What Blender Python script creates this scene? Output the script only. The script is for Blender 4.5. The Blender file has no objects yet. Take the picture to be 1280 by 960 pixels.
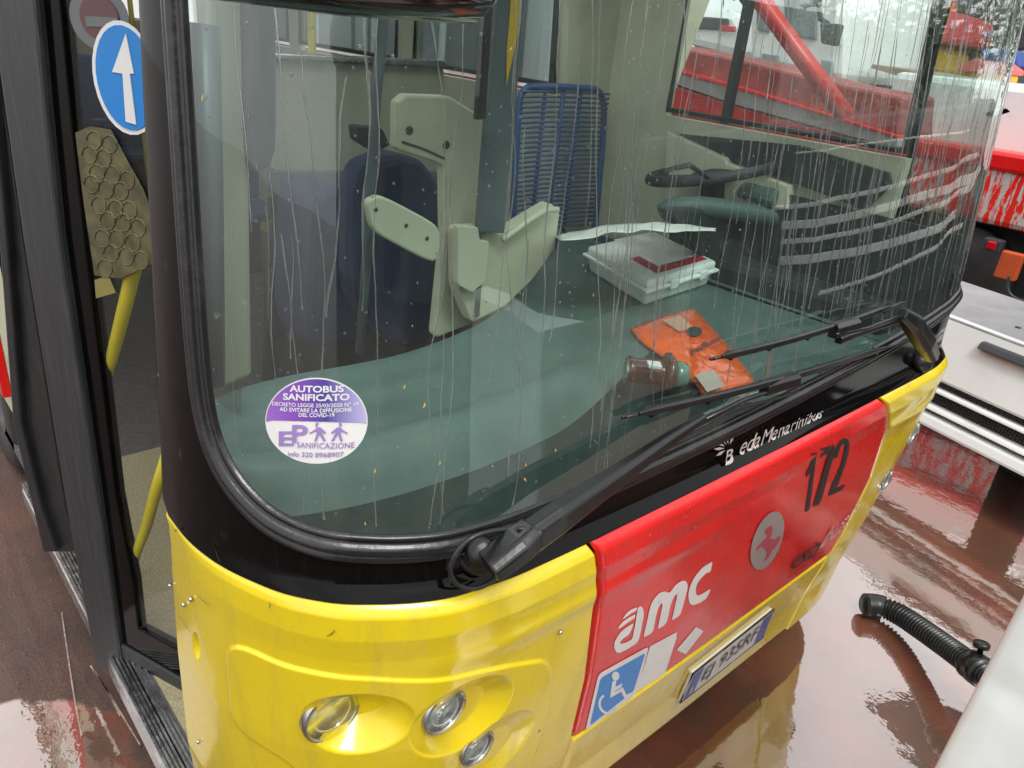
import bpy, bmesh, math, random
import numpy as np
from mathutils import Matrix, Vector
random.seed(7)
RNG = np.random.RandomState(5)

# ---------------------------------------------------------------- camera geometry
F = 957.0
def _d(p):
    v = np.array([p[0]-640., -(p[1]-480.), -F]); return v/np.linalg.norm(v)
_X = _d((1790, 150)); _Y = _d((-313, -63)); _Z = np.cross(_X, _Y); _Z /= np.linalg.norm(_Z); _Y = np.cross(_Z, _X)
RC = np.array([_X, _Y, _Z]); CAM = np.array([0, -.72, 2.07])
def ray(p): return RC@_d(p)
def at(p, ax, v):
    r = ray(p); return CAM+(v-CAM[ax])/r[ax]*r
def atp(p, P0, n):
    r = ray(p); return CAM+np.dot(P0-CAM, n)/np.dot(r, n)*r
def proj(P):
    v = RC.T@(np.asarray(P, float)-CAM); return np.array([640+F*v[0]/-v[2], 480-F*v[1]/-v[2]])

scene = bpy.context.scene
camd = bpy.data.cameras.new('camera'); cam = bpy.data.objects.new('camera', camd)
scene.collection.objects.link(cam); scene.camera = cam
M4 = Matrix([[RC[i][0], RC[i][1], RC[i][2], CAM[i]] for i in range(3)]+[[0, 0, 0, 1]])
cam.matrix_world = M4
camd.sensor_width = 36; camd.lens = 36*F/1280; camd.clip_start = .02; camd.clip_end = 2000

# ---------------------------------------------------------------- overcast daylight
SUN_EL, SUN_AZ = math.radians(58), math.radians(200)
w = bpy.data.worlds.new('World'); scene.world = w; w.use_nodes = True
nt = w.node_tree; nt.nodes.clear()
sky = nt.nodes.new('ShaderNodeTexSky'); sky.sky_type = 'NISHITA'; sky.sun_disc = False
sky.sun_elevation = SUN_EL; sky.sun_rotation = SUN_AZ; sky.dust_density = 4; sky.air_density = 1.2
hs = nt.nodes.new('ShaderNodeHueSaturation'); hs.inputs['Saturation'].default_value = .12
mx = nt.nodes.new('ShaderNodeMix'); mx.data_type = 'RGBA'; mx.inputs[0].default_value = .6
tcw = nt.nodes.new('ShaderNodeTexCoord'); nzw = nt.nodes.new('ShaderNodeTexNoise'); nzw.inputs['Scale'].default_value = 2.2; nzw.inputs['Detail'].default_value = 5
rw = nt.nodes.new('ShaderNodeValToRGB'); rw.color_ramp.elements[0].position = .3; rw.color_ramp.elements[0].color = (6.5, 6.9, 7.4, 1)
rw.color_ramp.elements[1].position = .7; rw.color_ramp.elements[1].color = (13.5, 13.4, 13.2, 1)
bg = nt.nodes.new('ShaderNodeBackground'); bg.inputs['Strength'].default_value = .14
ow = nt.nodes.new('ShaderNodeOutputWorld')
nt.links.new(tcw.outputs['Generated'], nzw.inputs['Vector']); nt.links.new(nzw.outputs['Fac'], rw.inputs['Fac'])
nt.links.new(sky.outputs[0], hs.inputs['Color']); nt.links.new(hs.outputs[0], mx.inputs[6]); nt.links.new(rw.outputs[0], mx.inputs[7])
nt.links.new(mx.outputs[2], bg.inputs['Color']); nt.links.new(bg.outputs[0], ow.inputs['Surface'])
sl = bpy.data.lights.new('sun', 'SUN'); sl.energy = 1.4; sl.angle = math.radians(18); sl.color = (1, .97, .93)
so = bpy.data.objects.new('sun', sl); scene.collection.objects.link(so)
sd = Vector((math.sin(SUN_AZ)*math.cos(SUN_EL), math.cos(SUN_AZ)*math.cos(SUN_EL), math.sin(SUN_EL)))
so.rotation_euler = sd.to_track_quat('Z', 'Y').to_euler()
vs = scene.view_settings; vs.view_transform = 'Standard'; vs.look = 'None'; vs.gamma = 1; vs.exposure = 0.5; vs.use_curve_mapping = False
scene.cycles.max_bounces = 12; scene.cycles.transparent_max_bounces = 24; scene.cycles.transmission_bounces = 10
scene.cycles.caustics_refractive = False; scene.cycles.caustics_reflective = False

# ---------------------------------------------------------------- materials
MATS = {}
def nodes(name):
    m = bpy.data.materials.new(name); m.use_nodes = True; t = m.node_tree; t.nodes.clear()
    o = t.nodes.new('ShaderNodeOutputMaterial'); return m, t, o
def N(t, k, **kw):
    n = t.nodes.new(k)
    for a, b in kw.items(): setattr(n, a, b)
    return n
def ramp(t, src, p0, c0, p1, c1):
    r = N(t, 'ShaderNodeValToRGB'); e = r.color_ramp.elements
    e[0].position = p0; e[1].position = p1
    e[0].color = c0 if len(c0) == 4 else (*c0, 1); e[1].color = c1 if len(c1) == 4 else (*c1, 1)
    t.links.new(src, r.inputs['Fac']); return r.outputs['Color']
def noise(t, scale, detail=4, stretch=None, rough=.55):
    tc = N(t, 'ShaderNodeTexCoord'); mp = N(t, 'ShaderNodeMapping')
    if stretch: mp.inputs['Scale'].default_value = stretch
    n = N(t, 'ShaderNodeTexNoise'); n.inputs['Scale'].default_value = scale; n.inputs['Detail'].default_value = detail; n.inputs['Roughness'].default_value = rough
    t.links.new(tc.outputs['Object'], mp.inputs['Vector']); t.links.new(mp.outputs[0], n.inputs['Vector']); return n.outputs['Fac']
def mat(name, col, rough=.5, metal=0, var=.12, vscale=6, coat=0, bump=0, bscale=60, spec=.5, stretch=None, dirt=None, dscale=3, dstretch=None, damt=.4, rvar=.0):
    if name in MATS: return MATS[name]
    m, t, o = nodes(name); b = N(t, 'ShaderNodeBsdfPrincipled'); t.links.new(b.outputs[0], o.inputs[0])
    c = np.array(col)
    c1 = ramp(t, noise(t, vscale, 5, stretch), .3, tuple(np.clip(c*(1-var), 0, 1)), .7, tuple(np.clip(c*(1+var), 0, 1)))
    if dirt is not None:
        mk = ramp(t, noise(t, dscale, 7, dstretch, .65), .52, (0, 0, 0), .72, (damt, damt, damt))
        mm = N(t, 'ShaderNodeMix', data_type='RGBA'); t.links.new(mk, mm.inputs[0]); t.links.new(c1, mm.inputs[6]); mm.inputs[7].default_value = (*dirt, 1); c1 = mm.outputs[2]
    t.links.new(c1, b.inputs['Base Color'])
    b.inputs['Roughness'].default_value = rough; b.inputs['Metallic'].default_value = metal; b.inputs['Specular IOR Level'].default_value = spec
    if rvar:
        rr = ramp(t, noise(t, vscale*1.7, 6), .35, (max(rough-rvar, .02),)*3, .7, (min(rough+rvar, 1),)*3); t.links.new(rr, b.inputs['Roughness'])
    if coat: b.inputs['Coat Weight'].default_value = coat; b.inputs['Coat Roughness'].default_value = .06
    if bump:
        bp = N(t, 'ShaderNodeBump'); bp.inputs['Strength'].default_value = bump; bp.inputs['Distance'].default_value = .01
        t.links.new(noise(t, bscale, 4, stretch), bp.inputs['Height']); t.links.new(bp.outputs[0], b.inputs['Normal'])
        if coat: t.links.new(bp.outputs[0], b.inputs['Coat Normal'])
    MATS[name] = m; return m
YEL = mat('yellow_paint', (.72, .55, .008), .30, var=.05, vscale=3, coat=.5, bump=.035, bscale=14, dirt=(.34, .27, .07), dscale=3.5, dstretch=(4, 4, .6), damt=.36, rvar=.10)
RED = mat('red_paint', (.66, .010, .010), .28, var=.08, vscale=3, coat=.25, spec=.4, bump=.035, bscale=26, stretch=(3, 3, .35), dirt=(.36, .03, .03), dscale=6, dstretch=(6, 6, .6), damt=.45, rvar=.1)
BLK = mat('black_gloss', (.006, .006, .007), .07, var=.3, coat=.6, spec=.5, dirt=(.035, .033, .03), dscale=7, dstretch=(7, 7, .6), damt=.6)
MASKM = mat('black_band', (.002, .002, .002), .06, var=.3, spec=.14, dirt=(.007, .006, .006), dscale=8, dstretch=(9, 9, .6), damt=.5)
RUB = mat('rubber', (.010, .011, .012), .38, var=.3, vscale=20, bump=.12, bscale=80, dirt=(.035, .034, .032), dscale=8, dstretch=(6, 6, .5), damt=.6)
GSK = mat('gasket_rubber', (.011, .011, .013), .26, var=.3, vscale=12, bump=.12, bscale=35, dirt=(.06, .057, .055), dscale=7, damt=.5)
SEALM = mat('door_seal', (.022, .024, .027), .42, var=.3, vscale=12, stretch=(12, 12, .5), bump=.25, bscale=60, dirt=(.06, .06, .06), dscale=14, dstretch=(8, 8, .4), damt=.6)
WIP = mat('wiper_black', (.006, .0065, .007), .28, var=.3, vscale=20, bump=.05, bscale=90, dirt=(.03, .03, .03), dscale=20, damt=.4)
WHTC = mat('white_cool', (.86, .92, .91), .3, var=.03, vscale=2, dirt=(.6, .62, .6), dscale=5, damt=.3)
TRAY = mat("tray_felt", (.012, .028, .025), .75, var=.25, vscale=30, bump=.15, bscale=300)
WHT = mat('white_paint', (.76, .78, .77), .28, var=.04, vscale=2, coat=.4, bump=.03, bscale=7, dirt=(.5, .5, .46), dscale=5, damt=.3)
DECW = mat('decal_white', (.72, .72, .71), .35, var=.05)
DECB = mat('decal_black', (.006, .006, .006), .5, var=.1)
DECG = mat('decal_silver', (.42, .38, .36), .35, var=.1)
DECBL = mat('decal_blue', (.006, .20, .58), .3, var=.05)
DECR = mat('decal_red', (.45, .02, .04), .35, var=.1)
CREAM = mat('cream_plastic', (.56, .56, .42), .45, var=.07, vscale=4, bump=.03, dirt=(.36, .34, .24), dscale=6, damt=.4)
CREAMD = mat('beige_laminate', (.27, .28, .21), .5, var=.08, vscale=3, dirt=(.2, .2, .15), dscale=4, damt=.4)
DASH = mat('dash_plastic', (.075, .128, .118), .48, var=.16, vscale=7, bump=.06, bscale=200, dirt=(.2, .22, .2), dscale=3, damt=.35)
DASHD = mat('dash_dark', (.02, .03, .03), .6, var=.2)
NAVY = mat('navy_fabric', (.014, .028, .075), .7, var=.25, vscale=14)
BLUES = mat('blue_slats', (.022, .075, .22), .35, var=.15)
GRAYP = mat('grey_post', (.09, .12, .13), .4, var=.12, vscale=8)
FLOORM = mat('bus_floor', (.09, .09, .09), .6, var=.3, vscale=40)
BEIGEF = mat('speckled_floor', (.36, .32, .19), .45, var=.35, vscale=130, bump=.2, bscale=120, dirt=(.13, .11, .07), dscale=5, damt=.7)
ALU = mat('aluminium', (.52, .52, .52), .28, metal=1, var=.2, vscale=20, rvar=.1)
CHROME = mat('reflector', (.62, .63, .61), .25, metal=.3, var=.35, vscale=70)
ORG = mat('orange_plastic', (1.0, .13, .02), .22, var=.12, vscale=12, coat=.7, bump=.6, bscale=16)
PAPER = mat('paper', (.72, .72, .68), .7, var=.06, vscale=8)
TYRE = mat('tyre', (.02, .02, .02), .7, var=.2, vscale=30, bump=.3)
BROWN = mat('brown_glass', (.10, .035, .02), .15, var=.3, vscale=20, coat=.5)
HOSEM = mat('hose_plastic', (.012, .013, .014), .28, var=.2)
YPOLE = mat('yellow_rail', (.85, .74, .04), .4, var=.1)
LEAFM = mat('foliage', (.05, .09, .03), .6, var=.5, vscale=1)
BARK = mat('bark', (.10, .07, .05), .8, var=.3, vscale=4)
GREYM = mat('grey_panel', (.30, .32, .33), .4, var=.12, vscale=4, rvar=.1, dirt=(.15, .14, .13), damt=.5)
DGREY = mat('dark_grey', (.04, .045, .05), .5, var=.2)
ORED = mat('faded_red', (.55, .02, .015), .35, var=.15, vscale=3, dirt=(.4, .22, .2), dscale=9, damt=.5)
OCHRE = mat('ochre_paint', (.55, .30, .03), .4, var=.15, vscale=3)
SKYB = mat('pale_blue', (.20, .38, .60), .4, var=.1)
LENSR = mat('red_lens', (.5, .01, .02), .1, var=.1)

def scratched():
    m, t, o = nodes('scratched_red'); b = N(t, 'ShaderNodeBsdfPrincipled'); t.links.new(b.outputs[0], o.inputs[0])
    mk = ramp(t, noise(t, 3.4, 9, (1, 6, 1), .75), .50, (0, 0, 0), .53, (1, 1, 1))
    mk2 = ramp(t, noise(t, 6, 8, (1, 5, 1), .75), .60, (0, 0, 0), .62, (1, 1, 1))
    a = N(t, 'ShaderNodeMix', data_type='RGBA'); a.inputs[6].default_value = (.75, .02, .01, 1); a.inputs[7].default_value = (.5, .5, .48, 1); t.links.new(mk, a.inputs[0])
    c = N(t, 'ShaderNodeMix', data_type='RGBA'); c.inputs[7].default_value = (.22, .12, .05, 1); t.links.new(a.outputs[2], c.inputs[6]); t.links.new(mk2, c.inputs[0])
    t.links.new(c.outputs[2], b.inputs['Base Color']); b.inputs['Roughness'].default_value = .35; return m
SCR = scratched()

def glass(name, tint, refl=1.0, film=.0, filmcol=(.5, .52, .5), rough=.0, streak=True):
    m, t, o = nodes(name)
    tr = N(t, 'ShaderNodeBsdfTransparent'); tr.inputs[0].default_value = (*tint, 1)
    gl = N(t, 'ShaderNodeBsdfGlossy'); gl.inputs['Roughness'].default_value = rough; gl.inputs['Color'].default_value = (.95, 1, .98, 1)
    fr = N(t, 'ShaderNodeFresnel'); ge = N(t, 'ShaderNodeNewGeometry'); ir = N(t, 'ShaderNodeMath', operation='MULTIPLY_ADD')
    ir.inputs[1].default_value = 1/1.52-1.52; ir.inputs[2].default_value = 1.52; t.links.new(ge.outputs['Backfacing'], ir.inputs[0]); t.links.new(ir.outputs[0], fr.inputs['IOR'])
    if refl != 1:
        mu = N(t, 'ShaderNodeMath', operation='MULTIPLY'); mu.use_clamp = True; mu.inputs[1].default_value = refl; t.links.new(fr.outputs[0], mu.inputs[0]); fo = mu.outputs[0]
    else: fo = fr.outputs[0]
    ms = N(t, 'ShaderNodeMixShader'); t.links.new(fo, ms.inputs[0]); t.links.new(tr.outputs[0], ms.inputs[1]); t.links.new(gl.outputs[0], ms.inputs[2])
    bp = N(t, 'ShaderNodeBump'); bp.inputs['Strength'].default_value = .018; bp.inputs['Distance'].default_value = .003
    t.links.new(noise(t, 9, 3, (4, 4, .8)), bp.inputs['Height']); t.links.new(bp.outputs[0], gl.inputs['Normal'])
    last = ms.outputs[0]
    if film:
        df = N(t, 'ShaderNodeBsdfDiffuse'); df.inputs[0].default_value = (*filmcol, 1)
        k = ramp(t, noise(t, 6, 7, (5, 5, .5), .6), .45, (film*.25,)*3, .8, (film,)*3)
        m2 = N(t, 'ShaderNodeMixShader'); t.links.new(k, m2.inputs[0]); t.links.new(last, m2.inputs[1]); t.links.new(df.outputs[0], m2.inputs[2]); last = m2.outputs[0]
    t.links.new(last, o.inputs[0]); return m
WGLASS = glass('windshield_glass', (.80, .91, .87), 1.8, .036, (.60, .68, .65))
SGLASS = glass('side_glass', (.97, .98, .97), .7, 0)
DGLASS = glass('door_glass', (.86, .86, .85), .35, .02, (.3, .3, .3))
LGLASS = glass('lamp_glass', (.97, .98, .97), 1.0, .05)
TGLASS = glass('tinted_side_glass', (.55, .60, .60), 1.0, 0)

def water():
    m, t, o = nodes('water_drops'); g = N(t, 'ShaderNodeBsdfRefraction'); g.inputs['IOR'].default_value = 1.33; g.inputs['Roughness'].default_value = 0
    gl = N(t, 'ShaderNodeBsdfGlossy'); gl.inputs['Roughness'].default_value = .02
    tr = N(t, 'ShaderNodeBsdfTransparent'); tr.inputs[0].default_value = (.9, .93, .92, 1)
    a = N(t, 'ShaderNodeMixShader'); a.inputs[0].default_value = .45; t.links.new(g.outputs[0], a.inputs[1]); t.links.new(tr.outputs[0], a.inputs[2])
    fr = N(t, 'ShaderNodeFresnel'); fr.inputs['IOR'].default_value = 1.5
    b = N(t, 'ShaderNodeMixShader'); t.links.new(fr.outputs[0], b.inputs[0]); t.links.new(a.outputs[0], b.inputs[1]); t.links.new(gl.outputs[0], b.inputs[2])
    tl = N(t, 'ShaderNodeBsdfTranslucent'); df = N(t, 'ShaderNodeBsdfDiffuse'); e = N(t, 'ShaderNodeMixShader'); t.links.new(tl.outputs[0], e.inputs[1]); t.links.new(df.outputs[0], e.inputs[2])
    h = N(t, 'ShaderNodeMixShader'); h.inputs[0].default_value = .11; t.links.new(b.outputs[0], h.inputs[1]); t.links.new(e.outputs[0], h.inputs[2]); t.links.new(h.outputs[0], o.inputs[0]); return m
WATER = water()

def ground_mat():
    m, t, o = nodes('wet_tarmac'); b = N(t, 'ShaderNodeBsdfPrincipled')
    L_ = t.links.new
    def mth(op, a, c=None, clamp=False):
        n = N(t, 'ShaderNodeMath', operation=op); n.use_clamp = clamp
        for i, q in enumerate((a, c)):
            if q is None: continue
            if isinstance(q, (int, float)): n.inputs[i].default_value = q
            else: L_(q, n.inputs[i])
        return n.outputs[0]
    tc = N(t, 'ShaderNodeTexCoord'); sp = N(t, 'ShaderNodeSeparateXYZ'); L_(tc.outputs['Object'], sp.inputs[0])
    # standing water fills the low middle of the yard and one hollow by the door
    bias = mth('MULTIPLY', mth('SUBTRACT', sp.outputs[0], .95), .9); bias = mth('MINIMUM', mth('MAXIMUM', bias, -.16), .16)
    vd = N(t, 'ShaderNodeVectorMath', operation='DISTANCE'); vd.inputs[1].default_value = (.06, 1.22, 0); L_(tc.outputs['Object'], vd.inputs[0])
    hol = mth('MULTIPLY', mth('SUBTRACT', .42, vd.outputs['Value']), 1.6); hol = mth('MAXIMUM', hol, 0); hol = mth('MINIMUM', hol, .4)
    lev = mth('ADD', mth('ADD', noise(t, 1.3, 6, None, .6), bias), hol)
    pm = ramp(t, lev, .485, (0, 0, 0), .53, (1, 1, 1))
    c1 = ramp(t, noise(t, 2.2, 8, None, .65), .35, (.045, .024, .017), .68, (.115, .050, .033))
    c2 = ramp(t, noise(t, 120, 6, None, .8), .36, (.45, .45, .45), .66, (1.7, 1.6, 1.5))
    mu = N(t, 'ShaderNodeMix', data_type='RGBA', blend_type='MULTIPLY'); mu.inputs[0].default_value = 1; L_(c1, mu.inputs[6]); L_(c2, mu.inputs[7])
    mud = ramp(t, noise(t, 3.1, 9, None, .72), .36, (.11, .066, .042), .64, (.22, .066, .038))
    mm = N(t, 'ShaderNodeMix', data_type='RGBA'); L_(pm, mm.inputs[0]); L_(mu.outputs[2], mm.inputs[6]); L_(mud, mm.inputs[7])
    L_(mm.outputs[2], b.inputs['Base Color'])
    rr = ramp(t, pm, 0, (.42, .42, .42), 1, (.3, .3, .3)); L_(rr, b.inputs['Roughness'])
    b1 = N(t, 'ShaderNodeBump'); b1.inputs['Distance'].default_value = .008
    inv = ramp(t, pm, 0, (.9, .9, .9), 1, (.05, .05, .05)); L_(inv, b1.inputs['Strength']); L_(noise(t, 95, 6, None, .75), b1.inputs['Height']); L_(b1.outputs[0], b.inputs['Normal'])
    gl = N(t, 'ShaderNodeBsdfGlossy'); gl.inputs['Roughness'].default_value = .03; gl.inputs['Color'].default_value = (1, .95, .92, 1)
    b2 = N(t, 'ShaderNodeBump'); b2.inputs['Strength'].default_value = .065; b2.inputs['Distance'].default_value = .02
    vo = N(t, 'ShaderNodeTexVoronoi'); vo.inputs['Scale'].default_value = 3.4; L_(tc.outputs['Object'], vo.inputs['Vector'])
    sc_ = N(t, 'ShaderNodeSeparateColor'); L_(vo.outputs['Color'], sc_.inputs[0])
    on = mth('GREATER_THAN', sc_.outputs[0], .55); fall = mth('SUBTRACT', mth('MULTIPLY', sc_.outputs[1], .35), vo.outputs['Distance']); fall = mth('MULTIPLY', fall, 6, True)
    ring = mth('MULTIPLY', mth('MULTIPLY', mth('SINE', mth('MULTIPLY', vo.outputs['Distance'], 110)), fall), on)
    hgt = mth('ADD', noise(t, 8, 4), mth('MULTIPLY', ring, .10)); L_(hgt, b2.inputs['Height']); L_(b2.outputs[0], gl.inputs['Normal'])
    fr = N(t, 'ShaderNodeFresnel'); fr.inputs['IOR'].default_value = 1.33
    wf = mth('MULTIPLY', mth('ADD', mth('MULTIPLY', fr.outputs[0], 1.3), .30), pm)
    damp = mth('MULTIPLY', mth('MULTIPLY', fr.outputs[0], .55), mth('SUBTRACT', 1, pm))
    ms = N(t, 'ShaderNodeMixShader'); L_(mth('ADD', wf, damp, True), ms.inputs[0]); L_(b.outputs[0], ms.inputs[1]); L_(gl.outputs[0], ms.inputs[2]); L_(ms.outputs[0], o.inputs[0])
    return m
GROUND = ground_mat()

def sticker_mat():
    m, t, o = nodes('sticker_purple'); b = N(t, 'ShaderNodeBsdfPrincipled'); t.links.new(b.outputs[0], o.inputs[0])
    tc = N(t, 'ShaderNodeTexCoord'); se = N(t, 'ShaderNodeSeparateXYZ'); t.links.new(tc.outputs['UV'], se.inputs[0])
    r = N(t, 'ShaderNodeValToRGB'); e = r.color_ramp.elements; e[0].position = .0; e[0].color = (.30, .14, .50, 1); e[1].position = 1; e[1].color = (.45, .42, .68, 1)
    k = e.new(.3); k.color = (.22, .07, .45, 1); k = e.new(.62); k.color = (.07, .05, .30, 1)
    t.links.new(se.outputs[0], r.inputs['Fac']); t.links.new(r.outputs[0], b.inputs['Base Color']); b.inputs['Roughness'].default_value = .35; return m
STK = sticker_mat()
STKT = mat('sticker_text_purple', (.30, .20, .48), .4, var=.1)

# ---------------------------------------------------------------- mesh helpers
COL = scene.collection
def tag(o, label=None, cat=None, group=None, kind=None):
    if label: o['label'] = label
    if cat: o['category'] = cat
    if group: o['group'] = group
    if kind: o['kind'] = kind
    return o
def thing(name, label, cat, loc, group=None):
    o = bpy.data.objects.new(name, None); COL.objects.link(o); o.location = Vector(loc); o.empty_display_size = .1
    return tag(o, label, cat, group)
def origin(o):
    v = Vector((0, 0, 0))
    while o is not None: v = v+Vector(o.location); o = o.parent
    return v
def mk(name, verts, faces, m, parent=None, smooth=True, bevel=0, seg=2, label=None, uv=None, sharp=None):
    me = bpy.data.meshes.new(name); of = origin(parent) if parent else Vector((0, 0, 0))
    vv = [tuple(float(a)-b for a, b in zip(v, of)) for v in verts]
    me.from_pydata(vv, [], [tuple(int(i) for i in f) for f in faces]); me.validate()
    bm = bmesh.new(); bm.from_mesh(me); bmesh.ops.recalc_face_normals(bm, faces=bm.faces) if sharp != 'keep' else None; bm.to_mesh(me); bm.free()
    o = bpy.data.objects.new(name, me); COL.objects.link(o); o.data.materials.append(m)
    if parent: o.parent = parent
    if smooth:
        for p in me.polygons: p.use_smooth = True
    if bevel:
        b = o.modifiers.new('bevel', 'BEVEL'); b.width = bevel; b.segments = seg; b.limit_method = 'ANGLE'; b.angle_limit = math.radians(32); b.harden_normals = False
        for p in me.polygons: p.use_smooth = False
        me.shade_smooth() if False else None
    if uv is not None:
        l = me.uv_layers.new(name='UVMap')
        for lp in me.loops: l.data[lp.index].uv = uv[lp.vertex_index]
    if label: o['label'] = label
    return o
class MB:
    def __init__(s): s.v = []; s.f = []
    def add(s, v, f):
        n = len(s.v); s.v += [tuple(a) for a in v]; s.f += [tuple(i+n for i in q) for q in f]; return s
    def box(s, a, b):
        (x0, y0, z0), (x1, y1, z1) = a, b
        return s.hexa([(x0, y0, z0), (x1, y0, z0), (x1, y1, z0), (x0, y1, z0), (x0, y0, z1), (x1, y0, z1), (x1, y1, z1), (x0, y1, z1)])
    def hexa(s, v): return s.add(v, [(0, 3, 2, 1), (4, 5, 6, 7), (0, 1, 5, 4), (1, 2, 6, 5), (2, 3, 7, 6), (3, 0, 4, 7)])
    def obox(s, c, ax, ay, az):
        c, ax, ay, az = map(np.array, (c, ax, ay, az))
        return s.hexa([c-ax-ay-az, c+ax-ay-az, c+ax+ay-az, c-ax+ay-az, c-ax-ay+az, c+ax-ay+az, c+ax+ay+az, c-ax+ay+az])
    def prism(s, pts, dv):
        n = len(pts); p = [np.array(q, float) for q in pts]; dv = np.array(dv, float)
        return s.add(p+[q+dv for q in p], [tuple(range(n)), tuple(range(2*n-1, n-1, -1))]+[(i, (i+1) % n, (i+1) % n+n, i+n) for i in range(n)])
    def tube(s, path, r, n=10, closed=False, cap=True, flat=1.0, up=(0, 0, 1)):
        P = [np.array(p, float) for p in path]; k = len(P); R = r if hasattr(r, '__len__') else [r]*k; vs_ = []
        for i in range(k):
            a = P[(i-1) % k] if (closed or i > 0) else P[i]; b = P[(i+1) % k] if (closed or i < k-1) else P[i]
            t = b-a; t /= max(np.linalg.norm(t), 1e-9); u = np.cross(t, up)
            if np.linalg.norm(u) < 1e-3: u = np.cross(t, (1, 0, 0.01))
            u /= np.linalg.norm(u); w_ = np.cross(u, t)
            for j in range(n):
                an = 2*math.pi*j/n; vs_.append(P[i]+R[i]*(math.cos(an)*u+flat*math.sin(an)*w_))
        fs = []
        for i in range(k if closed else k-1):
            for j in range(n):
                fs.append((i*n+j, i*n+(j+1) % n, ((i+1) % k)*n+(j+1) % n, ((i+1) % k)*n+j))
        if cap and not closed: fs += [tuple(range(n-1, -1, -1)), tuple((k-1)*n+j for j in range(n))]
        return s.add(vs_, fs)
    def lathe(s, c, axis, prof, n=32, cap=True):
        c = np.array(c, float); a = np.array(axis, float); a /= np.linalg.norm(a); u = np.cross(a, (0, 0, 1) if abs(a[2]) < .9 else (1, 0, 0)); u /= np.linalg.norm(u); w_ = np.cross(a, u); vs_ = []
        for r, h in prof:
            for j in range(n):
                an = 2*math.pi*j/n; vs_.append(c+a*h+r*(math.cos(an)*u+math.sin(an)*w_))
        fs = [(i*n+j, i*n+(j+1) % n, (i+1)*n+(j+1) % n, (i+1)*n+j) for i in range(len(prof)-1) for j in range(n)]
        if prof[0][0] > 1e-6: fs.append(tuple(range(n)))
        if cap and prof[-1][0] > 1e-6: fs.append(tuple((len(prof)-1)*n+j for j in range(n)))
        return s.add(vs_, fs)
    def done(s, name, m, parent=None, **kw): return mk(name, s.v, s.f, m, parent, **kw)
def pprism(name, px, ax, v, depth, m, parent, bevel=.006, **kw):
    pts = [at(p, ax, v) for p in px]; dv = np.zeros(3); dv[ax] = depth
    return MB().prism(pts, dv).done(name, m, parent, smooth=False, bevel=bevel, **kw)
def rnd(pts, r=.25, n=4):
    out = []; k = len(pts)
    for i in range(k):
        a, b, c = [np.array(pts[j % k], float) for j in (i-1, i, i+1)]
        p0 = b+(a-b)*r; p1 = b+(c-b)*r
        for j in range(n+1):
            s = j/n; out.append((1-s)**2*p0+2*s*(1-s)*b+s*s*p1)
    return out
def textmesh(s, bold=.0, shear=0.0):
    c = bpy.data.curves.new('txt', 'FONT'); c.body = s; c.offset = bold; c.shear = shear; c.resolution_u = 4
    o = bpy.data.objects.new('txt', c); COL.objects.link(o); bpy.context.view_layer.update()
    me = o.to_mesh(); v = np.array([tuple(q.co) for q in me.vertices]); f = [tuple(p.vertices) for p in me.polygons]; o.to_mesh_clear()
    bpy.data.objects.remove(o); bpy.data.curves.remove(c)
    lo = v.min(0); hi = v.max(0); v = (v-lo)/np.maximum(hi-lo, 1e-6); return v[:, :2], f

# ================================================================ SETTING
def ground_obj():
    nx = 40; v = []; f = []
    xs = [-300, -60, -20, -8, -4, -2]+list(np.linspace(-1.5, 8, 60))+[10, 14, 20, 60, 300]; ys = [-300, -60, -20, -8, -4]+list(np.linspace(-3, 7, 60))+[9, 14, 20, 60, 300]
    for y in ys:
        for x in xs: v.append((x, y, 0))
    W = len(xs)
    for j in range(len(ys)-1):
        for i in range(W-1): f.append((j*W+i, j*W+i+1, (j+1)*W+i+1, (j+1)*W+i))
    o = mk('ground', v, f, GROUND); tag(o, kind='structure'); return o
ground_obj()

# ================================================================ BUS FRONT SURFACE  (u along the curved front, z up)
# plan curve
L=[(.335,.486),(.335,.394),(.347,.321),(.364,.268),(.403,.182),(.461,.112),(.541,.057),(.610,.024),(.728,.005),(.89,0)]
XR=2.86
Rt=[(XR+.335-x,y) for x,y in L[::-1]]
# extend right flank
pts=[(.335,.56)]+L+[(1.2,-.002),(1.6,-.004),(2.0,-.002)]+[p for p in Rt if p[0]>2.05]+[(XR,.9)]
def smooth(pts,n):
    p=np.array(pts,float);t=np.r_[0,np.cumsum(np.hypot(*np.diff(p,axis=0).T))]
    tt=np.linspace(0,t[-1],n);q=np.c_[np.interp(tt,t,p[:,0]),np.interp(tt,t,p[:,1])]
    k=np.hanning(41);k/=k.sum()
    qp=np.pad(q,((20,20),(0,0)),mode='reflect',reflect_type='odd')
    return np.c_[np.convolve(qp[:,0],k,'valid'),np.convolve(qp[:,1],k,'valid')]
PL=smooth(pts,1200)
PU=np.r_[0,np.cumsum(np.hypot(*np.diff(PL,axis=0).T))];ULEN=PU[-1]
T=np.gradient(PL,PU,axis=0);T/=np.linalg.norm(T,axis=1)[:,None];PN=np.c_[T[:,1],-T[:,0]]
ZP=[.15,.35,.576,.9,1.13,1.18,1.225,1.26,1.27,1.4,2.1,2.75]
OY=[.13,.105,.06,.012,-.016,-.026,-.026,.0,.012,.02,.10,.19]
WZ=[.15,.35,.6,.9,1.26,2.1,2.75];WV=[.05,.035,.01,0,0,.055,.12]
CX=(XR+.335)/2;HW=(XR-.335)/2
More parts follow.
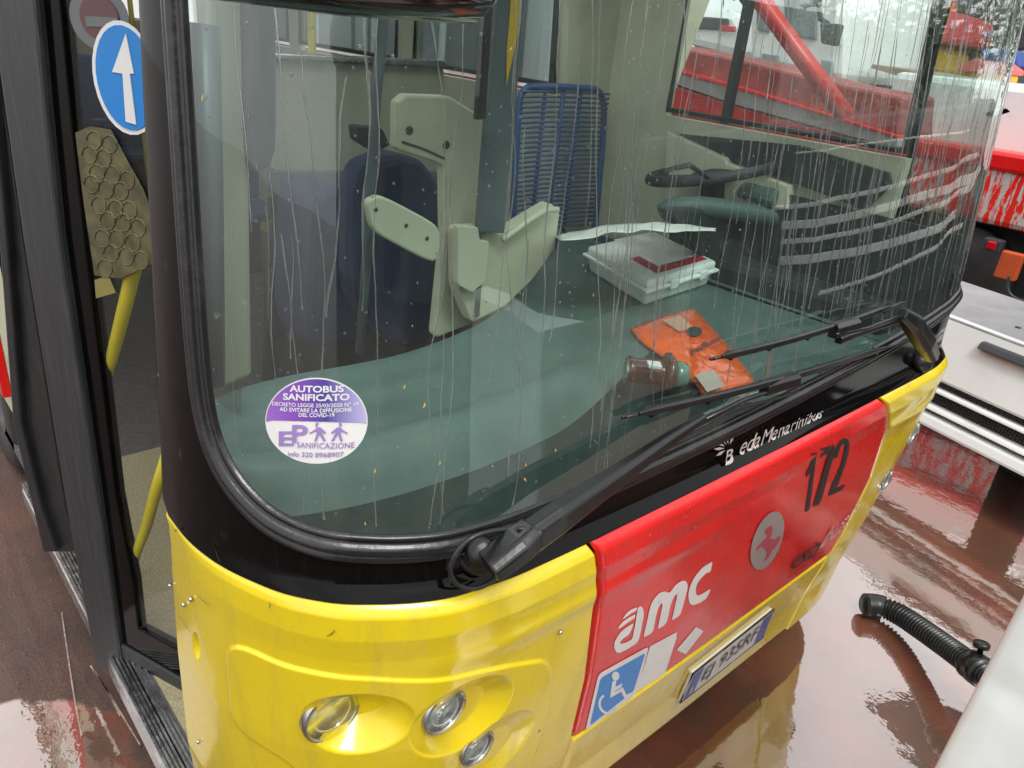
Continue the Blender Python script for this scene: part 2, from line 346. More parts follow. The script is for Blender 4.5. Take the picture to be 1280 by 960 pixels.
def S(u,z,off=0.):
    u=np.asarray(u,float);z=np.asarray(z,float)
    x=np.interp(u,PU,PL[:,0]);y=np.interp(u,PU,PL[:,1]);nx=np.interp(u,PU,PN[:,0]);ny=np.interp(u,PU,PN[:,1])
    w=np.interp(z,WZ,WV);o=np.interp(z,ZP,OY)
    w = np.where(x > CX, -w*1.3*np.clip((x-CX-.6)/.4, 0, 1), w)
    return np.stack([x-w*(x-CX)/HW+nx*off,y+o+ny*off,z+0*x],-1)
_gu,_gz=np.meshgrid(np.linspace(0,ULEN,500),np.linspace(.16,2.7,320))
_G=S(_gu,_gz)
_v=(_G-CAM)@RC
_gx=640+F*_v[...,0]/-_v[...,2];_gy=480-F*_v[...,1]/-_v[...,2]
_dist=np.linalg.norm(_G-CAM,axis=-1)
_n=np.cross(np.gradient(_G,axis=1),np.gradient(_G,axis=0));_face=np.einsum('ijk,ijk->ij',_n,CAM-_G)>0
def uz(p,off=0.):
    """image point -> (u,z) on the front surface"""
    e=(_gx-p[0])**2+(_gy-p[1])**2+np.where(_face,0,1e6)
    k=np.unravel_index(np.argmin(e),e.shape);q=np.array([_gu[k],_gz[k]])
    for _ in range(6):
        f0=proj(S(q[0],q[1],off));h=1e-4
        J=np.c_[(proj(S(q[0]+h,q[1],off))-f0)/h,(proj(S(q[0],q[1]+h,off))-f0)/h]
        try: dq=np.linalg.lstsq(J,np.array(p)-f0,rcond=None)[0]
        except Exception: break
        dq=np.clip(dq,-.05,.05);q=q+dq
    return q

bus = thing('city_bus', 'yellow and red city bus with a wide black rimmed windshield and open folding door', 'bus', (1.6, 0, 0))
def grid_patch(name, uL, uR, zs, ns, m, offf, parent=bus, mod=None, **kw):
    """column/row patch of the front surface; uL, uR give the edges at each height"""
    v = []; f = []
    for z in zs:
        a = uL(z) if callable(uL) else uL; b = uR(z) if callable(uR) else uR
        us = np.linspace(a, b, ns); zz = np.full(ns, z)
        v += list(S(us, zz, offf(us, zz, a, b)))
    for j in range(len(zs)-1):
        for i in range(ns-1): f.append((j*ns+i, j*ns+i+1, (j+1)*ns+i+1, (j+1)*ns+i))
    return mk(name, v, f, m, parent, **kw)
def sst(x, a, b): t = np.clip((x-a)/(b-a), 0, 1); return t*t*(3-2*t)
def edge_off(us, a, b, wd=.010, dp=.014):
    d = np.minimum(us-a, b-us); return -dp*(1-np.sqrt(np.clip(d/wd, 0, 1)*(2-np.clip(d/wd, 0, 1))))

def lookup(zs, us):
    zs = np.array(zs); us = np.array(us); k = np.argsort(zs); return lambda z: float(np.interp(z, zs[k], us[k]))
yR = lookup([1.256, 1.244, 1.22, 1.124, .811, .567, .2], [.928, .944, .958, .989, 1.059, 1.09, 1.125])
rL = lookup([1.256, 1.244, 1.22, 1.124, .811, .567], [.942, .952, .964, .997, 1.067, 1.098])
rR = lookup([1.256, 1.219, 1.108, .9, .671, .56], [2.083, 2.131, 2.235, 2.32, 2.35, 2.335])
# headlight panel outline and lamp dishes in (u, z)
PAN = rnd([(.262, 1.100), (.52, 1.098), (.76, 1.050), (.90, .985), (.955, .80), (.95, .50), (.50, .50), (.42, .845), (.275, .875)], .28, 5)
def seg_dist(us, zs, poly):
    P = np.array(poly); d = np.full(us.shape, 9.); ins = np.zeros(us.shape, bool)
    for i in range(len(P)):
        a = P[i]; b = P[(i+1) % len(P)]; ab = b-a; t = np.clip(((us-a[0])*ab[0]+(zs-a[1])*ab[1])/max(ab@ab, 1e-12), 0, 1)
        d = np.minimum(d, np.hypot(us-a[0]-t*ab[0], zs-a[1]-t*ab[1]))
        c = ((a[1] > zs) != (b[1] > zs)) & (us < (b[0]-a[0])*(zs-a[1])/((b[1]-a[1]) or 1e-12)+a[0]); ins ^= c
    return np.where(ins, d, -d)
def pxellipse(cx_, cy_, a, b, ang):
    return [(cx_+a*math.cos(t)*math.cos(ang)-b*math.sin(t)*math.sin(ang), cy_+a*math.cos(t)*math.sin(ang)+b*math.sin(t)*math.cos(ang)) for t in np.linspace(0, 2*math.pi, 28, endpoint=False)]
DISH = [[uz(p) for p in pxellipse(447, 900, 69, 33, -.12)], [uz(p) for p in pxellipse(577, 892, 55, 35, -.25)], [uz(p) for p in pxellipse(612, 935, 44, 26, -.25)]]
DC = [np.mean(d, 0) for d in DISH]
LAMPX = [uz((384, 905))[0], uz((531, 905))[0], uz((575, 945))[0]]
def dish_off(us, zs, mir=False):
    """each lamp sits on a flat forward facing floor; the dish runs out smoothly to its rim"""
    o = np.zeros(us.shape)
    for D, c, lx in zip(DISH, DC, LAMPX):
        D = np.array(D); um = ULEN-us if mir else us
        r = np.sqrt(((um-c[0])/(D[:, 0].max()-c[0]))**2+((zs-c[1])/(D[:, 1].max()-c[1]))**2)
        yl = float(np.interp(lx, PU, PL[:, 1]))+.000; ysf = np.interp(um, PU, PL[:, 1]); ny = np.interp(um, PU, PN[:, 1])
        flat = np.clip((yl-ysf)/np.minimum(ny, -.3), -.055, 0)
        o = np.minimum(o, flat*np.clip((1.0-r)*2.2, 0, 1)-.0025*sst(1.05-r, 0, .05))
    return o
def yoff(us, zs, a, b, mir=False):
    um = ULEN-us if mir else us
    o = edge_off(us, a, b)+dish_off(us, zs, mir)
    sd_ = seg_dist(um, zs, PAN); o += .0055*sst(sd_, -.0035, .0035)
    o -= .016*sst(zs, 1.235, 1.26)                     # roll in under the black band
    o += .006*np.exp(-((zs-1.11)/.03)**2)*sst(um, .55, .85)      # soft pressing line
    gr = (um-.165)**2/.014**2+(zs-1.0)**2/.036**2; o -= .012*np.clip(1-gr, 0, 1)
    return o
ZY = np.r_[np.linspace(.16, .72, 90), np.linspace(.725, 1.12, 190), np.linspace(1.123, 1.262, 60)]
corner = grid_patch('corner_panel', .055, yR, ZY, 430, YEL, lambda u, z, a, b: yoff(u, z, a, b), label='yellow corner panel beside the door')
cornerR = grid_patch('corner_panel', lambda z: rR(max(z, .56))+.009 if z > .56 else rR(.56)+.009-(.56-z)*.0, ULEN-.10, np.r_[np.linspace(.17, 1.12, 150), np.linspace(1.123, 1.268, 40)], 260, YEL, lambda u, z, a, b: yoff(u, z, a, b, True)+.012*sst(z, 1.25, 1.27), label='yellow corner panel at the far side')
red = grid_patch('front_panel', rL, rR, np.r_[np.linspace(.566, .59, 8), np.linspace(.6, 1.12, 60), np.linspace(1.123, 1.262, 40)], 220, RED,
    lambda u, z, a, b: edge_off(u, a, b)-.016*sst(z, 1.235, 1.26)-.008*(1-sst(z, .56, .578))+.005*np.exp(-((z-1.10)/.028)**2)*(1-sst(u, a+.25, a+.6)), label='red front flap with white lettering')
bump = grid_patch('bumper', lambda z: yR(z)+.008, lambda z: rR(.56)+.002, np.r_[np.linspace(.17, .19, 5), np.linspace(.2, .54, 40), np.linspace(.545, .560, 8)], 160, YEL,
    lambda u, z, a, b: edge_off(u, a, b)-.008*sst(z, .548, .560)-.02*(1-sst(z, .17, .20)))
# dark shell behind the gaps
grid_patch('bumper_core', .86, 2.42, np.linspace(.2, 1.25, 30), 120, DASHD, lambda u, z, a, b: -.035+0*u)

# ---- black band round the glass
ZT = 2.85
GP = [uz(p) for p in [(247, 60), (247, 200), (249, 400), (258, 520), (283, 590), (330, 640), (380, 668), (440, 681), (520, 674), (640, 647), (760, 602), (880, 548), (990, 493), (1100, 434), (1155, 400), (1190, 368), (1197, 350)]]
GU = [.262, .262, .262, .270, .300, .355, .425, .50, .62, .80, 1.00, 1.30, 1.63, 2.05, 2.30, 2.56, 2.72, 2.88, 2.98, 3.05, 3.085, 3.092, 3.092]
GZ = [2.8, 1.9, 1.62, 1.50, 1.430, 1.385, 1.357, 1.347, 1.343, 1.343, 1.345, 1.350, 1.366, 1.388, 1.41, 1.44, 1.455, 1.48, 1.52, 1.59, 1.66, 1.75, 2.8]
gk = [np.array(q, float) for q in zip(GU, GZ)]
def chaikin(p, n=3):
    for _ in range(n):
        q = [p[0]]
        for a, b in zip(p[:-1], p[1:]): q += [a*.75+b*.25, a*.25+b*.75]
        p = q+[p[-1]]
    return p
gk = chaikin(gk)
ua = gk[0][0]; ub = gk[-1][0]
low = [q for q in gk if ua+.0005 < q[0] < ub-.0005]
lu = np.array([ua]+[q[0] for q in low]+[ub]); lz = np.array([max(1.62, low[0][1])]+[q[1] for q in low]+[max(1.7, low[-1][1])])
def zg(u): return np.interp(u, lu, lz)
def maskpatch(us, z0f, z1f, nz):
    v = []; f = []; us = np.array(us); n = len(us)
    for k in range(nz):
        t = k/(nz-1); z = z0f(us)*(1-t)+z1f(us)*t; v += list(S(us, z, 0*us-.0))
    for j in range(nz-1):
        for i in range(n-1): f.append((j*n+i, j*n+i+1, (j+1)*n+i+1, (j+1)*n+i))
    return v, f
mb = MB()
dense = np.unique(np.r_[lu, np.linspace(ua, ub, 260)])
v = []; f = []
for z in np.linspace(1.245, ZT, 70):
    us = np.linspace(.055+.065*max(0, (z-1.26)/.8), ua, 34); v += list(S(us, z+0*us, -.03*np.exp(-((us-us[0])/.012)**2)))
for j in range(69):
    for i in range(33): f.append((j*34+i, j*34+i+1, (j+1)*34+i+1, (j+1)*34+i))
mb.add(v, f)
mb.add(*maskpatch(dense, lambda u: 1.245+0*u, zg, 14))
mb.add(*maskpatch(np.linspace(ub, ub+.035, 8), lambda u: 1.245+0*u, lambda u: ZT+0*u, 60))
mb.add(*maskpatch(np.linspace(ub, ULEN-.22, 34), lambda u: 1.245+0*u, lambda u: 1.42+0*u, 8))
mb.add(*maskpatch(np.linspace(.0, ULEN-.22, 160), lambda u: 2.78+0*u, lambda u: 2.97+0*u, 8))
mask = mb.done('windshield_surround', MASKM, bus)
# ---- glass
v = []; f = []; n = len(dense); nz = 46
for k in range(nz):
    t = k/(nz-1); z = zg(dense)*(1-t)+2.8*t; v += list(S(dense, z, 0*dense+.006))
for j in range(nz-1):
    for i in range(n-1): f.append((j*n+i, j*n+i+1, (j+1)*n+i+1, (j+1)*n+i))
ws = mk('windshield', v, f, WGLASS, bus)
# ---- gasket: a ribbed rubber profile swept round the opening
gu = np.array([q[0] for q in gk]); gz_ = np.array([q[1] for q in gk])
tg = np.c_[np.gradient(gu), np.gradient(gz_)]; tg /= np.linalg.norm(tg, axis=1)[:, None]; nn = np.c_[tg[:, 1], -tg[:, 0]]
prof = [(-.016, .004), (-.014, .010), (-.010, .013), (-.006, .011), (-.004, .009), (-.001, .015), (.006, .021), (.012, .020), (.017, .014), (.019, .009), (.022, .010), (.026, .013), (.031, .012), (.035, .006), (.036, -.002)]
v = []; f = []; K = len(prof)
for (uu, zz), nv in zip(gk, nn):
    for a, h in prof:
        # nv points away from the glass
        q = np.array([uu, zz])+nv*a; v.append(S(q[0], q[1], h))
for i in range(len(gk)-1):
    for j in range(K-1): f.append((i*K+j, (i+1)*K+j, (i+1)*K+j+1, i*K+j+1))
gs = mk('gasket', v, f, GSK, ws)

# ---- water on the glass: running streaks and beads
def front_tube(path, r, n=6, off=.0065, flat=.55):
    P = np.array(path); C = S(P[:, 0], P[:, 1], off+0*P[:, 0]); E_ = S(P[:, 0], P[:, 1], off+.01+0*P[:, 0]); nr = (E_-C)/.01
    vs_ = []; fs = []
    for i in range(len(P)):
        a = C[max(i-1, 0)]; b = C[min(i+1, len(P)-1)]; t = (b-a)/max(np.linalg.norm(b-a), 1e-9); s = np.cross(t, nr[i])
        for j in range(n):
            an = math.pi*2*j/n; vs_.append(C[i]+r[i]*(math.cos(an)*s+flat*math.sin(an)*nr[i]))
    for i in range(len(P)-1):
        for j in range(n): fs.append((i*n+j, i*n+(j+1) % n, (i+1)*n+(j+1) % n, (i+1)*n+j))
    return vs_, fs
mb = MB()
for k in range(175):
    u = random.choice([random.uniform(.9, 3.0), random.uniform(1.25, 3.0), random.uniform(1.4, 2.9), random.uniform(.34, 1.2)])
    z1 = random.uniform(1.75, 2.5); ln = random.uniform(.12, .9); z0 = max(z1-ln, float(zg(u))+.03)
    if z0 > z1-.05: continue
    m_ = max(6, int((z1-z0)/.012)); zz = np.linspace(z1, z0, m_)
    du = np.cumsum(np.convolve(RNG.randn(m_+8), np.ones(9)/9, 'valid'))*.0034
    rr = np.clip(.0010+.0009*np.convolve(RNG.randn(m_+4), np.ones(5)/5, 'valid'), .0005, .0026)*random.uniform(.6, 1.15); rr[-1] *= 1.8; rr[0] *= .3
    mb.add(*front_tube(np.c_[np.clip(u+du+.004*np.sin(zz*9+k), ua+.02, ub-.02), zz], rr))
mb.done('water_streaks', WATER, ws)['kind'] = 'stuff'
def bead_set(name, par, pts, m=WATER, off=.006, rmin=.0008, rmax=.0026, flat=.5):
    vs_ = []; fs = []
    for (u, z) in pts:
        r = rmin+(rmax-rmin)*random.random()**2.5; c = S(u, z, off); e = S(u, z, off+.01); nr = (e-c)/.01; t1 = np.cross(nr, (0, 0, 1)); t1 /= np.linalg.norm(t1); t2 = np.cross(nr, t1)
        el = random.uniform(1, 1.5); b = len(vs_)
        for (rad, h) in ((1, 0), (.8, .6), (.35, .95)):
            for j in range(7):
                a = j*2*math.pi/7; vs_.append(c+r*rad*(math.cos(a)*t1+el*math.sin(a)*t2)+nr*h*r*flat)
        vs_.append(c+nr*r*flat)
        for q in range(2):
            for j in range(7): fs.append((b+q*7+j, b+q*7+(j+1) % 7, b+(q+1)*7+(j+1) % 7, b+(q+1)*7+j))
        for j in range(7): fs.append((b+14+j, b+14+(j+1) % 7, b+21))
    o = mk(name, vs_, fs, m, par); o['kind'] = 'stuff'; return o
pts = []
for k in range(2600):
    u = random.uniform(.28, 3.05); z = random.uniform(1.34, 2.4)
    if z > zg(u)+.02 and u > ua+.02: pts.append((u, z))
bead_set('water_beads', ws, pts)
pts = []
for k in range(330):
    u = random.uniform(.97, 2.2); z = 1.232-random.random()**1.6*.08
    if rL(z)+.01 < u < rR(z)-.01: pts.append((u, z))
for k in range(160):
    u = random.uniform(1.1, 2.25); z = random.uniform(.6, 1.2); pts.append((u, z))
bead_set('water_beads', red, pts, off=.0015, rmin=.0010, rmax=.0026)
pts = [(random.uniform(.1, .92), random.uniform(.7, 1.24)) for _ in range(260)]
bead_set('water_beads', corner, pts, off=.004, rmin=.0006, rmax=.0016)

# ================================================================ DECALS ON THE FRONT SURFACE
def decal(name, px, m, parent, off=.0012, src='px', label=None, rings=0):
    q = [uz(p) for p in px] if src == 'px' else px
    q = np.array(q)
    if rings:
        c = q.mean(0); v = [S(c[0], c[1], off)]; f = []; n = len(q)
        for k in range(1, rings+1):
            for p in q: r = c+(p-c)*k/rings; v.append(S(r[0], r[1], off))
        for j in range(n): f.append((0, 1+j, 1+(j+1) % n))
        for k in range(rings-1):
            for j in range(n): f.append((1+k*n+j, 1+(k+1)*n+j, 1+(k+1)*n+(j+1) % n, 1+k*n+(j+1) % n))
        lo = q.min(0); hi = q.max(0); uvs = [tuple((c-lo)/(hi-lo))]
        for k in range(1, rings+1): uvs += [tuple(((c+(p-c)*k/rings)-lo)/(hi-lo)) for p in q]
        return mk(name, v, f, m, parent, smooth=False, label=label, uv=uvs)
    v = [S(a, b, off) for a, b in q]; return mk(name, v, [tuple(range(len(v)))], m, parent, smooth=False, label=label)
def decal_multi(name, polys, m, parent, off=.0012, src='px'):
    v = []; f = []
    for px in polys:
        n = len(v); q = [uz(p) for p in px] if src == 'px' else px
        v += [S(a, b, off) for a, b in q]; f.append(tuple(range(n, n+len(q))))
    return mk(name, v, f, m, parent, smooth=False)
def decal_text(name, s, quad, m, parent, off=.0014, bold=.0, shear=0.0, label=None):
    """quad: image corners TL TR BR BL of the lettering on the front"""
    tv, tf = textmesh(s, bold, shear); Q = [uz(p) for p in quad]; TL, TR, BR, BL = Q
    v = []
    for x, y in tv:
        p = (TL*(1-x)+TR*x)*y+(BL*(1-x)+BR*x)*(1-y); v.append(S(p[0], p[1], off))
    return mk(name, v, tf, m, parent, smooth=False, label=label)

# windshield sanitising sticker: outline by centre and radii, lettering laid on it
ck = [(398+62*math.cos(t), 522.5-53.5*math.sin(t)) for t in np.linspace(0, 2*math.pi, 60, endpoint=False)]
stk = decal('sticker', ck, DECW, ws, off=.0085, rings=6, label='round white and purple sticker in the lower corner of the glass')
top = [(398+60.5*math.cos(t), 522.5-52*math.sin(t)) for t in np.linspace(-.06, math.pi+.02, 40)]+[(337.6+a, 521.5+3*(a/121)) for a in np.linspace(4, 117, 24)]
decal('sticker_print', top, STK, stk, off=.0096, rings=6)
def st(s, x0, x1, y0, y1, m=DECW, bold=.0, sl=.0, shear=0):
    decal_text('sticker_print', s, [(x0, y0+sl), (x1, y0-sl), (x1, y1-sl), (x0, y1+sl)], m, stk, off=.0105, bold=bold, shear=shear)
st('AUTOBUS', 366, 431, 477.5, 486, bold=.03)
st('SANIFICATO', 358, 438, 487.5, 496, bold=.03)
st('DECRETO LEGGE 25/03/2020 N° 19', 345, 449, 498, 503, bold=.015)
st('AD EVITARE LA DIFFUSIONE', 354, 441, 505, 510, bold=.02)
st('DEL COVID-19', 377, 420, 512, 517, bold=.02)
st('E', 353, 371, 535, 553, m=STKT, bold=.02)
st('P', 369, 388, 527, 549, m=STKT, bold=.02)
st('SANIFICAZIONE', 375, 444, 548, 555, m=STKT, bold=.005)
st('info 320 8968907', 364, 431, 560, 566, m=STKT, bold=.01)
for dx in (0, 1):
    X0 = 402+22*dx; sg = 1 if dx else -1
    P_ = lambda L_: [(X0+sg*a, b) for a, b in L_]
    decal_multi('sticker_print', [P_([(1, 524), (4, 524), (5, 528), (2, 529)]), P_([(-2, 530), (4, 530), (3, 538), (-3, 538)]), P_([(-3, 537), (0, 538), (-5, 547), (-8, 547)]), P_([(0, 537), (3, 537), (6, 547), (3, 547)]), P_([(3, 531), (12, 537), (11, 538), (3, 534)]), P_([(-8, 536), (-2, 531), (-2, 534), (-7, 538)])], STKT, stk, off=.0105)
# front lettering
decal_text('lettering', 'edaMenarinibus', [(926, 545), (1028, 508), (1024, 520), (921, 568)], DECG, mask, off=.008, bold=0, shear=.1)
decal_text('lettering', 'B', [(903, 562), (913, 558), (916, 575), (903, 580)], DECG, mask, off=.008, bold=.01, shear=.15)
ray_p = []
for a in np.linspace(math.radians(70), math.radians(212), 6):
    c0 = np.array((907, 558)); d_ = np.array((math.cos(a), -math.sin(a))); e_ = np.array((d_[1], -d_[0])); ray_p.append([tuple(c0+d_*5), tuple(c0+d_*13+e_*2.0), tuple(c0+d_*19), tuple(c0+d_*12-e_*1.6)])
decal_multi('emblem', ray_p, DECG, mask, off=.008)
# 172 in condensed black figures
def Z8(x, y): return (860+x/3, 440+y/3)
f172 = [[(459, 381), (482, 375), (455, 590), (441, 600), (437, 597), (459, 450), (443, 470), (441, 452), (455, 428)],
        [(496, 362), (548, 347), (549, 375), (502, 545), (490, 572), (466, 580), (527, 380), (505, 388), (494, 398)],
        [(557, 352), (568, 330), (585, 322), (600, 326), (605, 345), (601, 380), (590, 420), (565, 490), (556, 510), (590, 494), (578, 517), (524, 541), (534, 508), (570, 425), (585, 372), (588, 350), (583, 343), (572, 352), (560, 395), (545, 400)]]
decal_multi('lettering', [[Z8(*q) for q in l] for l in f172], DECB, red)
# amc: drawn letters
def T(x, y): return (700+x/2.526, 560+y/2.526)
def Y3(L_): return [(760+x/7.386, 690+y/7.386) for x, y in L_]
def curvy(L_, n=2):
    p = [np.array(q, float) for q in L_]
    for _ in range(n):
        q = []
        for i in range(len(p)):
            a = p[i]; b = p[(i+1) % len(p)]; q += [a*.82+b*.18, a*.18+b*.82]
        p = q
    return [tuple(q) for q in p]
for L_ in [[(268, 505), (262, 535), (215, 560), (132, 622), (140, 600), (165, 565), (205, 530)],
           [(250, 572), (244, 606), (200, 634), (88, 714), (96, 685), (130, 645), (190, 600)],
           [(290, 500), (312, 505), (328, 550), (322, 610), (280, 825), (200, 880), (105, 930), (75, 925), (52, 880), (56, 830), (90, 770), (125, 725), (170, 690), (230, 655), (224, 690), (190, 760), (130, 800), (104, 838), (120, 845), (170, 830), (222, 800), (236, 715), (244, 690), (272, 510)],
           [(320, 790), (345, 690), (385, 500), (420, 430), (470, 375), (520, 360), (565, 378), (620, 300), (680, 262), (715, 265), (733, 300), (728, 350), (690, 490), (664, 582), (582, 634), (600, 560), (636, 400), (630, 382), (605, 410), (575, 480), (538, 660), (452, 714), (470, 630), (500, 490), (495, 465), (470, 490), (440, 580), (412, 742)],
           [(962, 82), (955, 120), (944, 182), (905, 190), (850, 245), (815, 300), (805, 350), (810, 392), (835, 400), (880, 375), (945, 334), (930, 380), (900, 432), (830, 475), (770, 490), (745, 460), (736, 400), (750, 320), (800, 220), (870, 140)]]:
    decal_multi('lettering', [curvy(Y3(L_))], DECW, red)
# wheelchair plate with a white label beside it
wc = [T(*p) for p in rnd([(118, 712), (262, 630), (293, 622), (242, 782), (78, 893)], .12, 3)]
wcs = decal('sticker', [T(*p) for p in rnd([(120, 712), (280, 624), (238, 780), (78, 893)], .09, 4)], DECW, red, off=.0016, label='blue wheelchair sticker')
decal('sticker_print', [T(*p) for p in rnd([(127, 724), (268, 645), (230, 766), (92, 876)], .07, 4)], DECBL, wcs, off=.0022)
def wpoly(L_): return [(500+x/3.2, 660+y/3.2) for x, y in L_]
hd = [(859+15*math.cos(t), 589-18*math.sin(t)) for t in np.linspace(0, 2*math.pi, 16, endpoint=False)]
pr = [wpoly(hd), wpoly([(846, 610), (862, 606), (858, 632), (886, 618), (882, 634), (857, 648), (852, 668), (836, 678)]), wpoly([(838, 676), (838, 662), (888, 634), (902, 664), (922, 654), (918, 668), (896, 682), (882, 652)])]
arc = [(830+40*math.cos(t), 700-43*math.sin(t)) for t in np.linspace(2.1, 5.9, 22)]; arc_i = [(830+31*math.cos(t), 700-33*math.sin(t)) for t in np.linspace(5.9, 2.1, 22)]
decal_multi('sticker_print', pr+[wpoly(arc+arc_i)], DECW, wcs, off=.0028)
decal('sticker', [T(*p) for p in [(283, 625), (368, 580), (366, 600), (330, 712), (240, 770)]], DECW, red, off=.0013, label='plain white label')
decal('sticker', [T(*p) for p in [(428, 564), (452, 577), (396, 650), (367, 637)]], DECW, red, off=.0013, label='small white diamond sticker')
# horse roundel
rc = [T(652+52*math.cos(t)*.93+22*math.sin(t), 291-92*math.sin(t)-8*math.cos(t)) for t in np.linspace(0, 2*math.pi, 40, endpoint=False)]
rnl = decal('roundel', rc, mat('roundel_grey', (.30, .26, .25), .3, var=.1), red, rings=2, off=.0024)
horse = [(664, 240), (660, 252), (650, 262), (640, 268), (646, 276), (641, 288), (634, 296), (622, 290), (616, 296), (620, 306), (634, 306), (640, 316), (622, 312), (618, 322), (636, 326), (650, 330), (652, 342), (646, 362), (656, 352), (664, 334), (668, 318), (684, 306), (690, 290), (698, 280), (688, 284), (680, 292), (668, 286), (668, 268), (676, 256), (668, 250)]
horse = [(350, 370), (355, 400), (352, 440), (335, 480), (340, 500), (380, 510), (420, 480), (434, 468), (430, 510), (400, 560), (380, 590), (345, 620), (330, 670), (300, 710), (262, 735), (300, 680), (300, 620), (270, 590), (240, 580), (215, 600), (210, 617), (188, 612), (215, 570), (245, 550), (270, 510), (300, 490), (305, 455), (276, 442), (290, 410), (320, 380)]
decal_multi('roundel_print', [curvy([(920+x/8, 610+y/8) for x, y in horse], 1)], mat('horse_pink', (.38, .05, .08), .4), rnl, off=.0034)
decal_text('lettering', 'exo', [(992, 696), (1025, 675), (1020, 693), (988, 712)], DECB, red, bold=0, shear=.3, off=.004)
decal_text('lettering', 'bus', [(1033, 660), (1064, 644), (1056, 659), (1022, 686)], mat('decal_pink', (.62, .35, .35), .4, var=.1), red, bold=.006, shear=.5, off=.0045)
decal_text('lettering', 'Renewable Energy', [(983, 721), (1029, 686), (1029, 689), (981, 725)], DECB, red, bold=0, shear=.3, off=.004)
dots = [(888, 235), (898, 222), (906, 214), (918, 210), (929, 196), (936, 187), (932, 178), (941, 179)]
decal_multi('lettering', [[T(x-3, y+3), T(x+3, y+1), T(x+4, y-4), T(x-2, y-2)] for x, y in dots], DECW, red, off=.005)
# number plate
PQ = [(862, 839), (963, 759), (949, 794), (846, 875)]
qs = [uz(p) for p in PQ]; pv = [S(a, b, .006) for a, b in qs]
nrm = S(qs[0][0], qs[0][1], .03)-S(qs[0][0], qs[0][1], .0); nrm /= np.linalg.norm(nrm)
plate = MB().prism([p+nrm*.008 for p in pv], -nrm*.014).done('number_plate', DECW, bump, smooth=False, bevel=.003)
def pquad(x0, x1, y0=0, y1=1):
    TL, TR, BR, BL = [p+nrm*.0095 for p in pv]
    g = lambda x, y: (TL*(1-x)+TR*x)*y+(BL*(1-x)+BR*x)*(1-y); return [g(x0, y1), g(x1, y1), g(x1, y0), g(x0, y0)]
for a_, b_ in ((.015, .13), (.87, .985)): mk('plate_band', pquad(a_, b_, .05, .95), [(0, 1, 2, 3)], mat('plate_blue', (.02, .06, .32), .35), plate, smooth=False)
tv, tf = textmesh('EJ 935RF', .0); TL, TR, BR, BL = pquad(.17, .84, .2, .82)
off_ = nrm*.001
mk('lettering', [(TL*(1-x)+TR*x)*y+(BL*(1-x)+BR*x)*(1-y)+off_ for x, y in tv], tf, DECB, plate, smooth=False)
tv, tf = textmesh('I', .02); TL, TR, BR, BL = pquad(.06, .085, .15, .4)
mk('lettering', [(TL*(1-x)+TR*x)*y+(BL*(1-x)+BR*x)*(1-y)+off_ for x, y in tv], tf, DECW, plate, smooth=False)
# plate frame
E = [pv[0], pv[1], pv[2], pv[3]]
MB().tube([p+nrm*.006 for p in E], .0035, 8, closed=True).done('plate_frame', BLK, plate)

# rivets, screws and scuffs on the yellow corner
def screw(px, r=.0045):
    q = uz(px); c = S(q[0], q[1], .004); e = S(q[0], q[1], .05); MB().lathe(c, e-c, [(r*1.1, -.002), (r*1.1, .001), (r*.8, .0028), (r*.25, .003), (r*.2, .0015), (0, .0015)], 14).done('screw', ALU, corner)
for p in [(232, 755), (241, 748), (699, 789), (672, 911), (215, 731), (250, 926)]: screw(p, .004)
def scuff(name, pts_, wd, m, par=corner, off=.0062):
    q = [np.array(uz(p)) for p in pts_]; a = []; b = []
    for i, p in enumerate(q):
        t = q[min(i+1, len(q)-1)]-q[max(i-1, 0)]; t = t/np.linalg.norm(t); nn_ = np.array([-t[1], t[0]]); ww = wd*math.sin(math.pi*(i+.4)/(len(q)-.2))
        a.append(p+nn_*ww); b.append(p-nn_*ww)
    k = a+b[::-1]; mk(name, [S(x, y, off) for x, y in k], [tuple(range(len(k)))], m, par, smooth=False)
DRT = mat('scuff_dark', (.16, .12, .03), .6)
for s_ in [[(250, 741), (258, 749), (268, 757)], [(227, 767), (235, 778), (243, 790)], [(339, 749), (341, 752), (340, 757)], [(222, 661), (224, 663), (226, 660)], [(410, 792), (416, 789), (420, 784)]]: scuff('scuff', s_, .0012, DRT)
# yellow straw bits stuck on glass and band
ST_ = mat('petal_yellow', (.65, .42, .04), .6)
for (x, y) in [(634, 60), (260, 122), (455, 606), (457, 650), (400, 535), (289, 583), (205, 467), (612, 579), (652, 596), (653, 578), (535, 655), (255, 525), (440, 505), (469, 585), (690, 560), (548, 575), (529, 503), (505, 480), (730, 182)]:
    q = np.array(uz((x, y))); a = random.uniform(-.6, .6); d_ = np.array([math.sin(a), math.cos(a)])*random.uniform(.002, .006); e_ = np.array([d_[1], -d_[0]])*.28
    mk('petal', [S(*(q+d_), .009), S(*(q+e_), .0095), S(*(q-d_), .009), S(*(q-e_), .0095)], [(0, 1, 2, 3)], ST_, ws, smooth=False)

